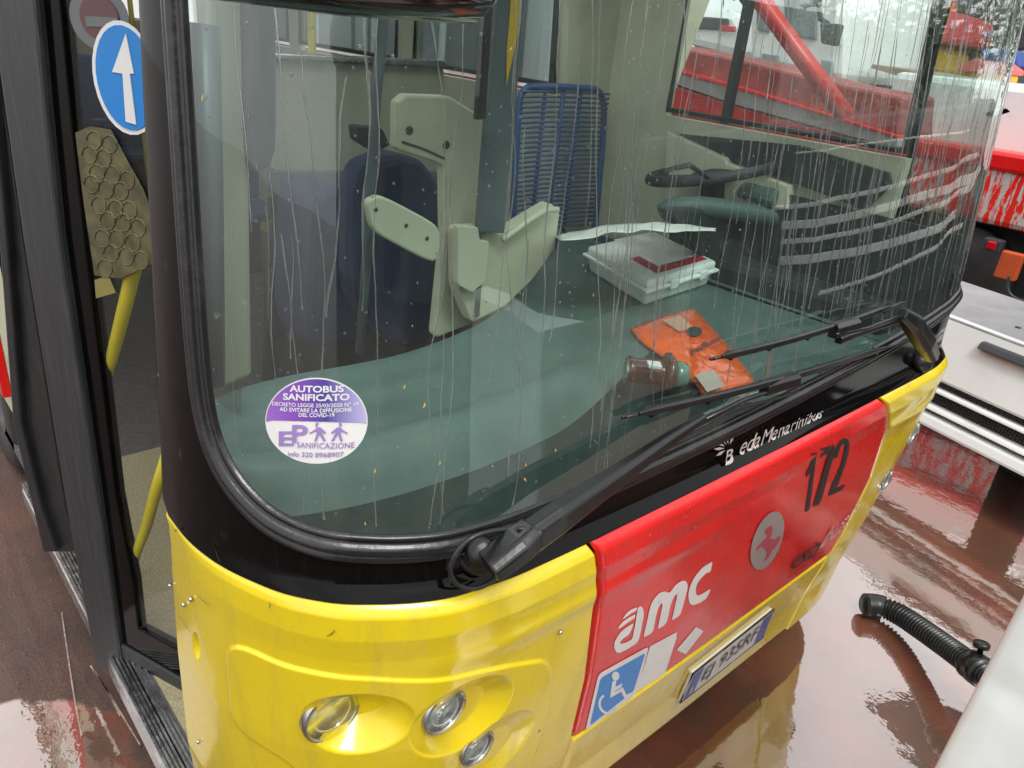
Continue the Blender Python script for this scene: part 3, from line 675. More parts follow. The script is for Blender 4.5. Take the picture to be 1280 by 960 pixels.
# headlights
def headlight(k, pxc, R_, clear=True, mir=False):
    q = uz(pxc); yl = float(np.interp(LAMPX[k], PU, PL[:, 1]))+.000+float(np.interp(q[1], ZP, OY))-.006
    r_ = ray(pxc); c = CAM+r_*((yl-CAM[1])/r_[1])
    if mir: c = np.array([ULEN*0+CX*2-c[0], c[1], c[2]])
    ax = np.array([0, -1, .03])
    b = MB().lathe(c, ax, [(R_*1.0, -.03), (R_*1.06, -.004), (R_*1.05, .004), (R_*.98, .006), (R_*.94, .000)], 40, cap=False).done('headlight', ALU, cornerR if mir else corner, label='clear round headlight' if clear else 'hazy cream headlight')
    MB().lathe(c, ax, [(R_*.95, .001), (R_*.86, -.001), (R_*.72, -.003), (R_*.70, .002), (R_*.64, .002), (R_*.60, -.003), (R_*.40, -.007), (R_*.24, -.009), (R_*.20, -.003), (0, -.001)], 40).done('reflector', CHROME if clear else mat('amber_reflector', (.72, .64, .38), .35, metal=.1), b)
    MB().lathe(c, ax, [(R_*.97, .004), (R_*.85, .010), (R_*.5, .015), (0, .017)], 40).done('lens', LGLASS, b)
    return b
for mr_ in (False, True):
    headlight(0, (415, 892), .052, clear=False, mir=mr_)
    headlight(1, (556, 889), .043, mir=mr_)
    headlight(2, (596, 934), .038, mir=mr_)
for p in [(585, 894), (621, 940)]:
    q = uz(p); MB().lathe(S(q[0], q[1], -.02), (0, -1, 0), [(.004, 0), (.004, .002), (0, .002)], 10).done('screw_hole', DASHD, corner)

# ---------------------------------------------------------------- wipers
def fp(p, off=.0): q = uz(p, off); return S(q[0], q[1], off)
def strip(path, w_, h_, m=None):
    """box-section bar through points with half widths"""
    mb = MB(); P = [np.array(p) for p in path]; vs_ = []; n = len(P)
    for i in range(n):
        t = P[min(i+1, n-1)]-P[max(i-1, 0)]; t /= np.linalg.norm(t); nr = np.array([0.05, -1, .12]); nr /= np.linalg.norm(nr); s = np.cross(t, nr); s /= np.linalg.norm(s); nr = np.cross(s, t)
        a, b = w_[i], h_[i]
        for q in ((-a, -b), (a, -b), (a, b*.45), (a*.55, b), (-a*.55, b), (-a, b*.45)): vs_.append(P[i]+s*q[0]+nr*q[1])
    fs = []
    for i in range(n-1):
        for j in range(6): fs.append((i*6+j, i*6+(j+1) % 6, (i+1)*6+(j+1) % 6, (i+1)*6+j))
    fs += [tuple(range(5, -1, -1)), tuple((n-1)*6+j for j in range(6))]
    return mb.add(vs_, fs)
O1 = .05
wp1 = strip([fp((612, 712), .075), fp((650, 682), .075), fp((668, 668), .072)], [.020, .023, .024], [.024, .026, .022]).done('wiper', WIP, bus, smooth=False, bevel=.004, label='long wiper with its pivot above the yellow panel')
MB().lathe(fp((600, 688), .0), (fp((600, 688), .09)-fp((600, 688), .0)), [(.040, .0), (.040, .006), (.034, .010), (.030, .012), (.028, .02), (.022, .022), (.021, .055), (.014, .06), (0, .06)], 28).done('pivot', RUB, wp1)
strip([fp((655, 680), .072), fp((700, 648), .07), fp((770, 598), .062), (fp((840, 548), .055)), fp((880, 522), .05)], [.027, .026, .019, .013, .009], [.017, .017, .014, .010, .007]).done('arm', WIP, wp1, smooth=False, bevel=.003)
MB().lathe(fp((672, 668), .085), fp((672, 668), .2)-fp((672, 668), .085), [(.008, -.004), (.008, .004), (.006, .006), (0, .006)], 14).done('bolt', WIP, wp1)
MB().tube([fp((870, 530), .05), fp((930, 500), .045), fp((975, 485), .04), fp((1000, 470), .035), fp((1060, 452), .03)], .005, 8).done('rod', WIP, wp1)
MB().tube([fp((850, 548), .05), fp((915, 512), .04), fp((975, 497), .035), fp((1000, 488), .03)], .0035, 8).done('hose', RUB, wp1)
# washer hose loop at the pivot
lp = [(664, 661), (640, 661), (612, 664), (588, 672), (570, 690), (561, 712), (567, 728), (585, 737), (603, 734), (620, 722)]
lpp = chaikin([np.array(p, float) for p in lp], 2)
MB().tube([fp(p, .05 if i > 4 else .07) for i, p in enumerate(lpp)], .0042, 8).done('hose', RUB, wp1)
def blade(par, a, b, c0, wd=.006, lift=.028):
    pts_ = [fp(tuple(np.array(a)*(1-t)+np.array(b)*t+np.array([0, c0*math.sin(math.pi*t)])), .016) for t in np.linspace(0, 1, 22)]
    k = MB().tube(pts_, .0035, 6); k.tube([p+np.array([0, -.007, .004]) for p in pts_], .0028, 6)
    bl = k.done('blade', RUB, par)
    pk = [fp(tuple(np.array(a)*(1-t)+np.array(b)*t+np.array([0, c0*math.sin(math.pi*t)])), .016+lift*math.sin(math.pi*t)**.6) for t in np.linspace(.06, .94, 18)]
    strip(pk, [.004]+[.0075]*16+[.004], [.003]+[.005]*16+[.003]).done('blade_frame', WIP, bl, smooth=False, bevel=.0015)
    for t in (.1, .3, .5, .7, .9):
        p = np.array(a)*(1-t)+np.array(b)*t+np.array([0, c0*math.sin(math.pi*t)]); MB().obox(fp(tuple(p), .02), np.array([.006, 0, .003]), np.array([0, .009, 0]), np.array([-.002, 0, .006])).done('claw', WIP, bl, smooth=False, bevel=.001)
    return bl
b1 = blade(wp1, (778, 522), (1128, 428), 6)
strip([fp((955, 486), .035), fp((995, 474), .05)], [.016, .016], [.014, .016]).done('bracket', WIP, wp1, smooth=False, bevel=.003)
wp2 = strip([fp((1166, 445), .07), fp((1158, 428), .085), fp((1142, 404), .085), fp((1128, 392), .075)], [.020, .026, .024, .016], [.016, .020, .020, .012]).done('wiper', WIP, bus, smooth=False, bevel=.004, label='wiper with its pivot at the far corner')
MB().lathe(fp((1150, 452), .0), (fp((1150, 452), .09)-fp((1150, 452), .0)), [(.036, .0), (.034, .010), (.022, .014), (.02, .06), (0, .06)], 24).done('pivot', RUB, wp2)
strip([fp((1132, 396), .07), fp((1100, 408), .06), fp((1060, 420), .055), fp((1048, 425), .05)], [.009, .008, .010, .010], [.007, .007, .010, .010]).done('arm', WIP, wp2, smooth=False, bevel=.002)
MB().tube([fp((1135, 393), .08), fp((1105, 402), .07), fp((1085, 410), .065), fp((1045, 418), .055)], .0035, 8).done('rod', WIP, wp2)
b2 = blade(wp2, (888, 449), (1128, 378), 6)
strip([fp((1042, 414), .045), fp((1070, 406), .05)], [.017, .017], [.014, .014]).done('bracket', WIP, wp2, smooth=False, bevel=.003)

mat_hatch, _t, _o = nodes('milky_fill_hatch'); _a = N(_t, 'ShaderNodeBsdfTranslucent'); _a.inputs[0].default_value = (.9, .9, .88, 1); _b = N(_t, 'ShaderNodeBsdfTransparent'); _c = N(_t, 'ShaderNodeMixShader'); _c.inputs[0].default_value = .6
_t.links.new(_b.outputs[0], _c.inputs[2]); _t.links.new(_a.outputs[0], _c.inputs[1]); _t.links.new(_c.outputs[0], _o.inputs[0])

# ================================================================ BUS BODY AND CABIN
WX = XR-.10          # inner face of the far side wall
LX = .345
LEN = 10.5
MB().box((LX, .25, 2.90), (.95, LEN, 3.0)).box((2.3, .25, 2.90), (XR-.03, LEN, 3.0)).box((.95, .25, 2.90), (2.3, .80, 3.0)).box((.95, 1.75, 2.90), (2.3, 3.4, 3.0)).box((.95, 4.4, 2.90), (2.3, LEN, 3.0)).done('roof', WHT, bus, smooth=False)
for ya in (.78, 3.38): MB().box((.93, ya, 3.003), (2.32, ya+(.99 if ya < 1 else 1.04), 3.03)).done('fill_light_hatch', mat_hatch, bus, smooth=False)  # unseen hatches, added to let more daylight into the cab
MB().box((LX+.04, .62, .24), (XR-.04, LEN, .29)).done('floor', FLOORM, bus, smooth=False)
def side_wall(x0, x1, name, ya, wins, z0=.55, zs=1.79, zt=2.6):
    w_ = MB().box((x0, ya, z0), (x1, LEN, zs)).box((x0, ya, zt), (x1, LEN, 2.9))
    ys = [ya]+[q for ab in wins for q in ab]+[LEN]
    for i in range(0, len(ys), 2):
        if ys[i+1]-ys[i] > .01: w_.box((x0, ys[i], zs), (x1, ys[i+1], zt))
    return w_.done(name, CREAM, bus, smooth=False)
wR = side_wall(WX, WX+.05, 'side_wall', .385, [(.386, 1.42), (2.05, 3.3), (3.45, 4.7), (4.85, 6.1), (6.3, 7.6), (7.8, 9.6)])
# outer skin: red with a yellow skirt
MB().box((WX+.052, .42, .60), (WX+.075, LEN, 1.80)).done('side_panel', RED, bus, smooth=False)
MB().box((WX+.052, .42, .28), (WX+.075, LEN, .598)).done('side_skirt', YEL, bus, smooth=False)
wL = side_wall(LX+.03, LX+.07, 'side_wall', 2.35, [(2.5, 3.4), (3.55, 4.9), (6.2, 7.5), (7.7, 9.5)], zs=1.35)
MB().box((LX, 2.35, .66), (LX+.028, 2.62, 1.33)).box((LX, 3.55, .66), (LX+.028, LEN, 1.33)).box((LX, 2.62, 1.06), (LX+.028, 3.55, 1.33)).done('side_panel', RED, bus, smooth=False)
MB().box((LX, 3.60, .3), (LX+.028, LEN, .655)).done('side_skirt', YEL, bus, smooth=False)
MB().box((LX+.03, .56, 2.45), (LX+.07, 2.35, 2.9)).done('door_header', BLK, bus, smooth=False)
MB().box((LX, LEN, .3), (XR-.03, LEN+.06, 2.9)).done('rear_wall', CREAM, bus, smooth=False)
def wheel(x, y, sx):
    w_ = MB().lathe((x, y, .48), (sx, 0, 0), [(.28, -.14), (.44, -.14), (.48, -.10), (.48, .10), (.44, .13), (.30, .13), (.28, .10)], 40).done('wheel', TYRE, bus)
    MB().lathe((x, y, .48), (sx, 0, 0), [(.28, .11), (.25, .05), (.12, .04), (.10, .10), (0, .10)], 30).done('rim', GREYM, w_)
wheel(LX+.17, 3.08, -1); wheel(WX-.12, 3.08, 1); wheel(LX+.17, 8.7, -1); wheel(WX-.12, 8.7, 1)
for (a, b, za, zb) in [(.37, 1.42, 1.80, 2.6), (2.05, 3.3, 1.82, 2.6), (3.45, 4.7, 1.82, 2.6), (4.85, 6.1, 1.82, 2.6)]:
    wn = MB().tube([(WX-.004, a+.02, za+.015), (WX-.004, b-.02, za+.015), (WX-.004, b-.02, zb-.02), (WX-.004, a+.02, zb-.02)], .014, 8, closed=True).done('window', RUB, bus)
    MB().box((WX+.02, a, za), (WX+.026, b, zb)).done('pane', SGLASS if a < 1 else TGLASS, wn, smooth=False)
    if a < 1: MB().box((WX-.015, 1.10, za), (WX+.02, 1.13, zb)).done('frame', BLK, wn, smooth=False)
for (a, b) in [(2.5, 3.4), (3.55, 4.9), (6.2, 7.5)]:
    wn = MB().tube([(LX+.07, a, 1.36), (LX+.07, b, 1.36), (LX+.07, b, 2.58), (LX+.07, a, 2.58)], .02, 8, closed=True).done('window', RUB, bus)
    MB().box((LX+.045, a, 1.35), (LX+.05, b, 2.6)).done('pane', TGLASS, wn, smooth=False)

# --- dashboard: a moulded shelf behind the glass
DZ = 1.25
bk = [at(p, 2, DZ) for p in [(262, 500), (300, 482), (360, 466), (430, 455), (500, 441), (560, 419), (600, 400), (640, 372), (668, 340), (690, 305), (702, 282)]]+[np.array([2.40, 1.45, DZ]), np.array([2.62, 1.3, DZ]), np.array([WX-.02, 1.2, DZ])]
bk = chaikin([np.array(p) for p in bk], 2)
bx_ = np.array([q[0] for q in bk]); bx_ = np.maximum.accumulate(bx_+np.arange(len(bx_))*1e-6); fx_ = .37+(2.74-.37)*(bx_-bx_[0])/(bx_[-1]-bx_[0]); xs_ = np.maximum.accumulate(PL[:, 0]+np.arange(len(PL))*1e-7); fu = np.interp(fx_, xs_, PU)
fu = np.maximum(fu, .20+np.arange(len(fu))*.004); v = []; f = []; R_ = 34
TV = []; TF = []; TR = 0
for i, p in enumerate(bk):
    s0 = S(fu[i], DZ+.06, -.05); s0 = np.array([s0[0], s0[1], DZ]); wl = 1-float(sst(p[0], 1.3, 1.8))
    for k in range(R_):
        t = k/(R_-1); q = p*(1-t)+s0*t; dz = .018*math.exp(-((t-.06)/.05)**2)-.02*(1-sst(t, 0, .05))+wl*(-.085*sst(t, .50, .58)+.02*math.exp(-((t-.46)/.035)**2)-.012*sst(t, .20, .24))
        v.append((q[0], q[1], DZ+float(dz)))
    v.append((p[0], p[1]+.01, DZ-.45))
n = R_+1; p_x = bx_
for i in range(len(bk)-1):
    f.append((i*n+R_, (i+1)*n+R_, (i+1)*n, i*n))
    for k in range(R_-1):
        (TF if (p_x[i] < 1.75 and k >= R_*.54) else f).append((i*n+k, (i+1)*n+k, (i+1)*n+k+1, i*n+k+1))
dash = mk('dashboard', v, f, DASH, bus)
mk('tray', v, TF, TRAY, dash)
MB().box((.66, .14, .3), (2.42, .18, DZ-.03)).done('bulkhead', DASHD, bus, smooth=False)
# moulded ribs on the left shelf and the driver side air channel
def dtube(name, px, z, r, m, par, **kw):
    return MB().tube(chaikin([at(p, 2, z) for p in px], 2), r, 10, **kw).done(name, m, par)
dtube('trim', [(432, 462), (500, 452), (600, 418), (655, 380), (690, 335)], DZ+.004, .010, DASH, dash)
# driver's instrument pod: a long rounded cowl with two hoods
pb = chaikin([at(p, 1, y) for p, y in [((826, 268), 1.02), ((845, 256), .98), ((885, 258), .92), ((940, 266), .84), ((990, 276), .76), ((1040, 270), .66), ((1085, 258), .58), ((1120, 240), .50)]], 2)
pod = MB().tube(pb, [.03]+[.042]*(len(pb)-2)+[.03], 14, flat=.85).done('instrument_pod', DASH, bus)
pprism('pod_front', [(832, 262), (885, 262), (985, 285), (985, 345), (900, 340), (870, 312)], 1, .90, .05, DASHD, pod, bevel=.012)
for (cx_, cy_, a, b) in [(1002, 258, 38, 30), (1064, 250, 24, 26)]:
    pprism('hood', [(cx_+a*math.cos(t), cy_-b*math.sin(t)) for t in np.linspace(0, math.pi, 16)], 1, .78, .16, DASH, pod, bevel=.014)
pprism('vent_knob', [(921+17*math.cos(t), 318-19*math.sin(t)) for t in np.linspace(0, 6.28, 20, endpoint=False)], 1, .88, .03, DGREY, pod, bevel=.006)
pprism('ledge', [(833, 164), (906, 198), (908, 204), (985, 232), (985, 262), (900, 250), (828, 250)], 0, WX-.06, .05, CREAM, bus, bevel=.006)
pprism('lower_window', [(836, 166), (1000, 182), (1110, 216), (1113, 232), (1080, 262), (1000, 232), (910, 200)], 0, WX-.03, .02, DASHD, bus, bevel=.002)
MB().box((WX-.05, .12, .6), (WX-.035, 1.25, 1.60)).done('side_trim', DASHD, bus, smooth=False)
MB().box((WX-.22, .22, 1.0), (WX-.051, .90, 1.34)).done('side_console', DASHD, bus, smooth=False, bevel=.03)
# steering wheel, seen almost edge on
sc = at((890, 214), 1, 1.08); wn_ = np.array([-.12, .22, .97]); wn_ /= np.linalg.norm(wn_); e1 = np.cross(wn_, (0, 1, 0)); e1 /= np.linalg.norm(e1); e2 = np.cross(wn_, e1)
sw = MB().tube([sc+.245*(math.cos(t)*e1+math.sin(t)*e2) for t in np.linspace(0, 2*math.pi, 48, endpoint=False)], .021, 12, closed=True).done('steering_wheel', DGREY, bus)
for a in (.1, 1.2, 3.0, 5.2): MB().tube([sc-wn_*.03, sc+.23*(math.cos(a)*e1+math.sin(a)*e2)], [.045, .022], 8, flat=.4).done('spoke', DGREY, sw)
MB().lathe(sc-wn_*.05, wn_, [(.04, -.35), (.05, 0), (.085, .02), (.08, .05), (0, .06)], 24).done('hub', DGREY, sw)
MB().tube([at((828, 214), 1, .95), at((862, 206), 1, .92), at((884, 222), 1, .90)], [.012, .02, .014], 10, flat=.5).done('stalk', DGREY, sw)

# --- driver's slatted seat
sy = 1.62
sA = at((662, 112), 1, sy); sB = at((768, 112), 1, sy); sC = at((768, 262), 1, sy-.02)
W_ = sB[0]-sA[0]; seat = thing  # (unused alias)
x0 = sA[0]-.02; x1 = sB[0]; zt = sA[2]; zb = sC[2]-.10
fr = MB().tube(chaikin([np.array(q) for q in [(x0, sy, zb), (x0, sy+.03, zt-.12), (x0+.02, sy+.05, zt), (x0+.12, sy+.05, zt+.01), (x1-.12, sy+.05, zt+.01), (x1-.02, sy+.05, zt), (x1, sy+.03, zt-.12), (x1, sy, zb)]], 2), .014, 10).done('driver_seat', BLUES, bus, label='driver seat with a blue slatted back')
sl = MB()
for k in range(30):
    z = zb+.03+(zt-zb-.04)*k/29; bow = .03
    sl.tube([(x0+.005, sy+.02, z), (x0+.35*(x1-x0), sy+.02+bow, z), (x0+.65*(x1-x0), sy+.02+bow, z), (x1-.005, sy+.02, z)], .0055, 6)
for t in (.3, .5, .7): sl.box((x0+t*(x1-x0)-.008, sy+.045, zb), (x0+t*(x1-x0)+.008, sy+.055, zt))
sl.done('slats', BLUES, fr)
MB().box((x0-.01, sy-.42, zb-.08), (x1+.01, sy+.02, zb)).done('cushion', NAVY, fr, smooth=False, bevel=.03)
MB().box((x0+.12, sy-.32, .35), (x1-.12, sy-.05, zb-.08)).done('pedestal', DGREY, fr, smooth=False, bevel=.02)

# --- cream pillar and rear screen behind the driver
py_ = 1.75
pprism('partition', [(708, -40), (905, -40), (835, 142), (826, 262), (790, 300), (700, 300), (704, 120)], 1, py_, .05, CREAM, bus, bevel=.02)
vent = pprism('vent', rnd([(822, -20), (846, -20), (834, 50), (828, 60), (815, 58), (815, 48)], .2, 2), 1, py_-.012, .012, CREAMD, bus, bevel=.002)
vb = MB()
for k in range(9):
    for j in range(2):
        x = 823-k*.9+j*9; y = 2+k*5; P = [at(q, 1, py_-.014) for q in [(x, y), (x+7, y), (x+6.4, y+3), (x-.6, y+3)]]; vb.prism(P, (0, .003, 0))
vb.done('slots', DASHD, vent, smooth=False)
pprism('window_post', [(700, -30), (715, -30), (704, 118), (690, 118)], 1, 1.9, .03, BLK, bus, bevel=.003)

# --- driver's cabin half door and panels
pprism('cabin_panel', rnd([(497, 128), (508, 118), (563, 120), (612, 152), (608, 290), (598, 402), (543, 424), (556, 300), (555, 206), (496, 187)], .10, 3), 1, 1.10, .04, CREAM, bus, bevel=.010)
cp = pprism('cabin_door', rnd([(572, 285), (600, 283), (628, 292), (690, 254), (700, 266), (694, 312), (664, 352), (630, 384), (590, 404), (572, 360)], .12, 3), 1, 1.02, .05, CREAM, bus, bevel=.012)
MB().tube(chaikin([at(p, 1, .985) for p in [(628, 300), (680, 262), (697, 262)]], 2), .010, 8).done('trim', CREAM, cp)
for p in [(512, 163), (558, 181)]: MB().lathe(at(p, 1, 1.098), (0, -1, 0), [(.012, 0), (.010, .004), (.004, .004), (0, .002)], 14).done('bolt', DGREY, bus)
MB().tube([at(p, 1, 1.096) for p in [(503, 177), (530, 186), (556, 198)]], .003, 6).done('panel_seam', DGREY, bus)
pprism('bracket', rnd([(573, 282), (598, 284), (600, 300), (612, 302), (608, 352), (590, 366), (572, 356)], .1, 2), 1, .985, .03, CREAM, bus, bevel=.006)
pprism('switch_box', rnd([(446, 158), (478, 160), (488, 182), (470, 190), (448, 176)], .15, 2), 1, 1.28, .05, DASHD, bus, bevel=.006)
MB().tube([at(p, 1, 1.01) for p in [(611, 140), (609, 220), (603, 300), (596, 395)]], .008, 8).done('trim', CREAMD, bus)
pprism('post', [(628, -60), (662, -60), (631, 292), (600, 290)], 1, .98, .03, GRAYP, bus, bevel=.004)
pprism('post_edge', [(609, -30), (620, -30), (607, 150), (597, 150)], 1, .965, .02, BLK, bus, bevel=.002)
pprism('paint_stripe', [(641, -30), (653, -30), (648, 40), (633, 107), (634, 60)], 1, .977, .002, mat('yellow_mark', (.75, .45, .02), .5), bus, bevel=0)
hb = pprism('arm_rest', rnd([(458, 252), (476, 243), (546, 280), (553, 300), (545, 328), (530, 324), (466, 290)], .3, 4), 1, .92, .025, CREAM, bus, bevel=.006)
for p in [(470, 262), (508, 282), (534, 298)]: MB().lathe(at(p, 1, .918), (0, -1, 0), [(.006, 0), (.004, .002), (0, .002)], 10).done('bolt', DGREY, hb)
# navy passenger seat shapes
def pseat(px, y, d, par=bus):
    s_ = pprism('seat', rnd(px, .3, 5), 1, y, d, NAVY, par, bevel=.03); return s_
pseat([(440, 240), (452, 205), (490, 190), (530, 200), (556, 240), (548, 425), (500, 440), (440, 380)], 1.35, .10)
pseat([(388, 250), (412, 232), (440, 240), (470, 300), (470, 430), (380, 440)], 1.9, .3)
pprism('seat_shell', rnd([(430, 262), (470, 200), (484, 196), (470, 300), (440, 380)], .2, 3), 1, 1.50, .02, DGREY, bus)
MB().tube([at((484, -30), 1, 1.05), at((470, 120), 1, 1.05), at((458, 330), 1, 1.05), at((450, 440), 1, 1.05)], .014, 12).done('pole', GRAYP, bus)
# beige screen behind the door with its grey rail and lower band
scn = pprism('screen', rnd([(341, 74), (555, 82), (560, 215), (341, 214)], .03, 2), 1, 2.30, .04, CREAMD, bus)
pprism('screen_rail', [(338, 66), (560, 76), (560, 84), (338, 74)], 1, 2.27, .05, ALU, scn, bevel=.006)
pprism('lower_band', [(338, 214), (560, 215), (560, 236), (340, 246)], 1, 2.28, .04, GRAYP, scn, bevel=.004)
pprism('lower_panel', [(338, 246), (560, 236), (560, 470), (330, 480)], 1, 2.36, .03, DGREY, scn, bevel=.004)
# grab pole and dark visor near the glass
pprism('visor_arm', rnd([(312, -30), (345, -30), (345, 185), (337, 208), (322, 217), (316, 190)], .15, 3), 1, .62, .05, DGREY, bus, bevel=.012)
MB().tube([at((256+8*0, 30), 1, .45), at((262, 250), 1, .45), at((266, 480), 1, .45)], .02, 10).done('pole', GRAYP, bus)
pprism('pillar_trim', [(262, -30), (310, -30), (316, 470), (270, 490)], 1, .66, .03, CREAMD, bus, bevel=.01)
# exterior mirror head above the glass (only its underside shows)
mc = at((425, -50), 1, -.02)
mr = MB().tube([mc+np.array([-.19, 0, .0]), mc+np.array([-.15, 0, 0]), mc, mc+np.array([.15, 0, 0]), mc+np.array([.185, 0, .0])], [.02, .042, .046, .042, .016], 20, flat=1).done('mirror', BLK, bus)
# seats further down the bus
for k in range(5):
    for xx in (.62, 2.25):
        y = 3.6+k*1.15
        st_ = MB().box((xx-.2, y, .75), (xx+.2, y+.06, 1.45)).done('seat', BLUES, bus, smooth=False, bevel=.03)
        MB().box((xx-.2, y-.42, .68), (xx+.2, y+.02, .76)).done('cushion', BLUES, st_, smooth=False, bevel=.03)
        MB().box((xx-.05, y-.3, .29), (xx+.05, y-.1, .68)).done('pedestal', DGREY, st_, smooth=False)
for xx, y in [(1.75, 2.6), (1.0, 4.0), (1.9, 5.5)]: MB().tube([(xx, y, .3), (xx, y, 2.86)], .018, 12).done('pole', YPOLE, bus)

# --- doorway: ribbed step edge and entry floor
mb = MB()
for k in range(7): mb.box((.345+k*.010, .50, .262), (.351+k*.010, 2.35, .292+.001*k))
mb.box((.342, .50, .20), (.42, 2.35, .264)).done('step_edge', ALU, bus, smooth=False)
MB().box((.421, .50, .20), (1.25, 2.35, .293)).done('entry_floor', BEIGEF, bus, smooth=False)
MB().box((1.25, .50, .2), (1.27, 2.35, .36)).done('riser', DGREY, bus, smooth=False)

# --- the folding door: two leaves
dn = np.array([.924, .383, 0.]); dn /= np.linalg.norm(dn)
Q0 = at((152, 846), 2, .20)
def dp(p, off=0.): return atp(p, Q0+dn*off, dn)
def dprism(name, px, off, th, m, par, bevel=.004, **kw): return MB().prism([dp(p, off) for p in px], dn*th).done(name, m, par, smooth=False, bevel=bevel, **kw)
leaf = dprism('door', [(38, -30), (72, -30), (90, 160), (108, 320), (128, 480), (145, 620), (166, 726), (173, 786), (222, 812), (240, 822), (240, 860), (225, 850), (152, 812), (124, 640), (74, 300)], .004, .03, MASKM, bus, label='front folding door leaf with wide dark glass')
dprism('seal', [(-19, -30), (41, -30), (58, 150), (74, 300), (124, 640), (152, 846), (136, 843), (119, 833), (83, 640), (28, 300), (4, 130)], -.014, .045, SEALM, leaf, bevel=.008)
dprism('glass', [(66, -30), (300, -30), (300, 850), (215, 815), (165, 790), (140, 620), (105, 320)], .012, .005, DGLASS, leaf, bevel=0)
dprism('bottom_rail', [(150, 806), (240, 858), (240, 905), (228, 900), (160, 858), (152, 840)], -.004, .03, SEALM, leaf, bevel=.004)
dprism('sill_strip', [(159, 861), (240, 908), (240, 913), (160, 866)], -.016, .016, ALU, leaf, bevel=.001)
rl = dprism('door', [(-60, -30), (-19, -30), (4, 130), (28, 300), (83, 640), (96, 690), (78, 690), (54, 690), (42, 640), (16, 530), (0, 318), (-20, 120)], .10, .03, RUB, bus, label='rear folding door leaf')
dprism('seal', [(-26, 60), (-14, 60), (10, 318), (26, 530), (53, 640), (70, 689), (56, 690), (42, 640), (16, 530), (0, 318)], .08, .03, RUB, rl, bevel=.006)
# round blue arrow sticker
ar = dprism('sticker', pxellipse(157, 97, 73, 40, math.radians(86-8)), -.001, .001, DECW, leaf, bevel=0, label='blue round sticker with a white up arrow')
dprism('sticker_print', pxellipse(157, 97, 67, 36, math.radians(86-8)), -.003, .0015, DECBL, ar, bevel=0)
dprism('sticker_print', [(157, 42), (167, 92), (162, 92), (170, 156), (157, 152), (153, 92), (140, 90)], -.005, .0015, DECW, ar, bevel=0)
ne = dprism('sticker', pxellipse(124, 22, 44, 35, math.radians(60)), .010, .001, mat('faded_grey', (.12, .13, .14), .3), leaf, bevel=0, label='faded grey no entry sticker behind the glass')
dprism('sticker_print', pxellipse(124, 22, 30, 23, math.radians(60)), .008, .0015, mat('faded_maroon', (.10, .035, .035), .3), ne, bevel=0)
dprism('sticker_print', [(106, 20), (146, 22), (148, 34), (108, 33)], .006, .0015, mat('faded_grey', (.12, .13, .14), .3), ne, bevel=0)
# honeycomb film
HM = mat('honeycomb', (.085, .078, .032), .5, var=.5, vscale=30); HB = mat('honeycomb_wax', (.16, .15, .07), .6, var=.3, vscale=20)
HPOLY = [(94, 166), (112, 158), (138, 162), (158, 200), (178, 236), (192, 270), (190, 330), (150, 348), (118, 344), (104, 250)]
hc = dprism('film', HPOLY, .008, .002, HM, leaf, bevel=0, label='yellowish honeycomb film')
mb = MB()
for r_ in range(9):
    for c_ in range(5):
        x = 100+c_*19+(9.5 if r_ % 2 else 0)+r_*1.5; y = 172+r_*20+c_*4; x += random.uniform(-1.6, 1.6); y += random.uniform(-2, 2)
        if float(seg_dist(np.array([x*1.]), np.array([y*1.]), HPOLY)[0]) < 9: continue
        P = [dp((x+9.5*math.cos(a)+1*math.sin(a), y+11.5*math.sin(a)), .007) for a in np.linspace(.4, .4+2*math.pi, 9, endpoint=False)]
        mb.tube(P, .0011, 4, closed=True)
mb.done('cells', HB, hc)
# yellow grab rail inside the leaf
gr = MB().tube([dp((186, 262), .035), dp((170, 325), .035), dp((152, 400), .035), dp((139, 450), .035), dp((134, 480), .035)], [.017, .017, .016, .014, .005], 12).done('grab_rail', YPOLE, leaf)
MB().tube([dp((212, 560), .035), dp((196, 610), .035), dp((184, 655), .035), dp((170, 692), .035), dp((166, 716), .035)], [.015, .015, .014, .013, .010], 12).done('grab_rail', YPOLE, leaf)
dprism('film', [(118, 350), (135, 345), (144, 366), (120, 373)], .008, .002, mat('dull_yellow', (.20, .18, .05), .5), leaf, bevel=0)

# ================================================================ THINGS LYING ON THE DASHBOARD
A = at((727, 338), 2, DZ); B = at((805, 388), 2, DZ); C = at((893, 358), 2, DZ)
ex = (A-B); ey = (C-B); up = np.array([0, 0, 1.])
fa = thing('first_aid_box', 'white plastic case with a red striped label lying on the dashboard', 'first aid box', B)
def ob(u0, u1, v0, v1, z0, z1, name, m, par, bevel=.006, ins=0.):
    P = lambda u, v_, z: B+ex*u+ey*v_+up*z
    k = ins; return MB().hexa([P(u0+k, v0+k, z0), P(u1-k, v0+k, z0), P(u1-k, v1-k, z0), P(u0+k, v1-k, z0), P(u0, v0, z1), P(u1, v0, z1), P(u1, v1, z1), P(u0, v1, z1)]).done(name, m, par, smooth=False, bevel=bevel, seg=3)
WPL = mat('white_plastic', (.88, .92, .89), .35, var=.06, vscale=10, bump=.05, bscale=20, dirt=(.5, .5, .45), damt=.3)
ob(0.03, .97, .03, .97, .0, .058, 'case', WPL, fa, .012, .03)
ob(-.01, 1.01, -.01, 1.01, .058, .068, 'rim', WPL, fa, .003)
ob(0.02, .98, .02, .98, .068, .098, 'lid', WPL, fa, .012, 0)
ob(.16, .98, .38, .92, .0985, .0992, 'paper_label', PAPER, fa, 0)
ob(.10, .22, .20, .92, .0994, .1000, 'red_stripe', DECR, fa, 0)
ob(.22, .50, .20, .32, .0994, .1000, 'red_stripe', DECR, fa, 0)
for q in (.3, .72): ob(-.02, .012, q, q+.10, .050, .080, 'latch', WPL, fa, .003)
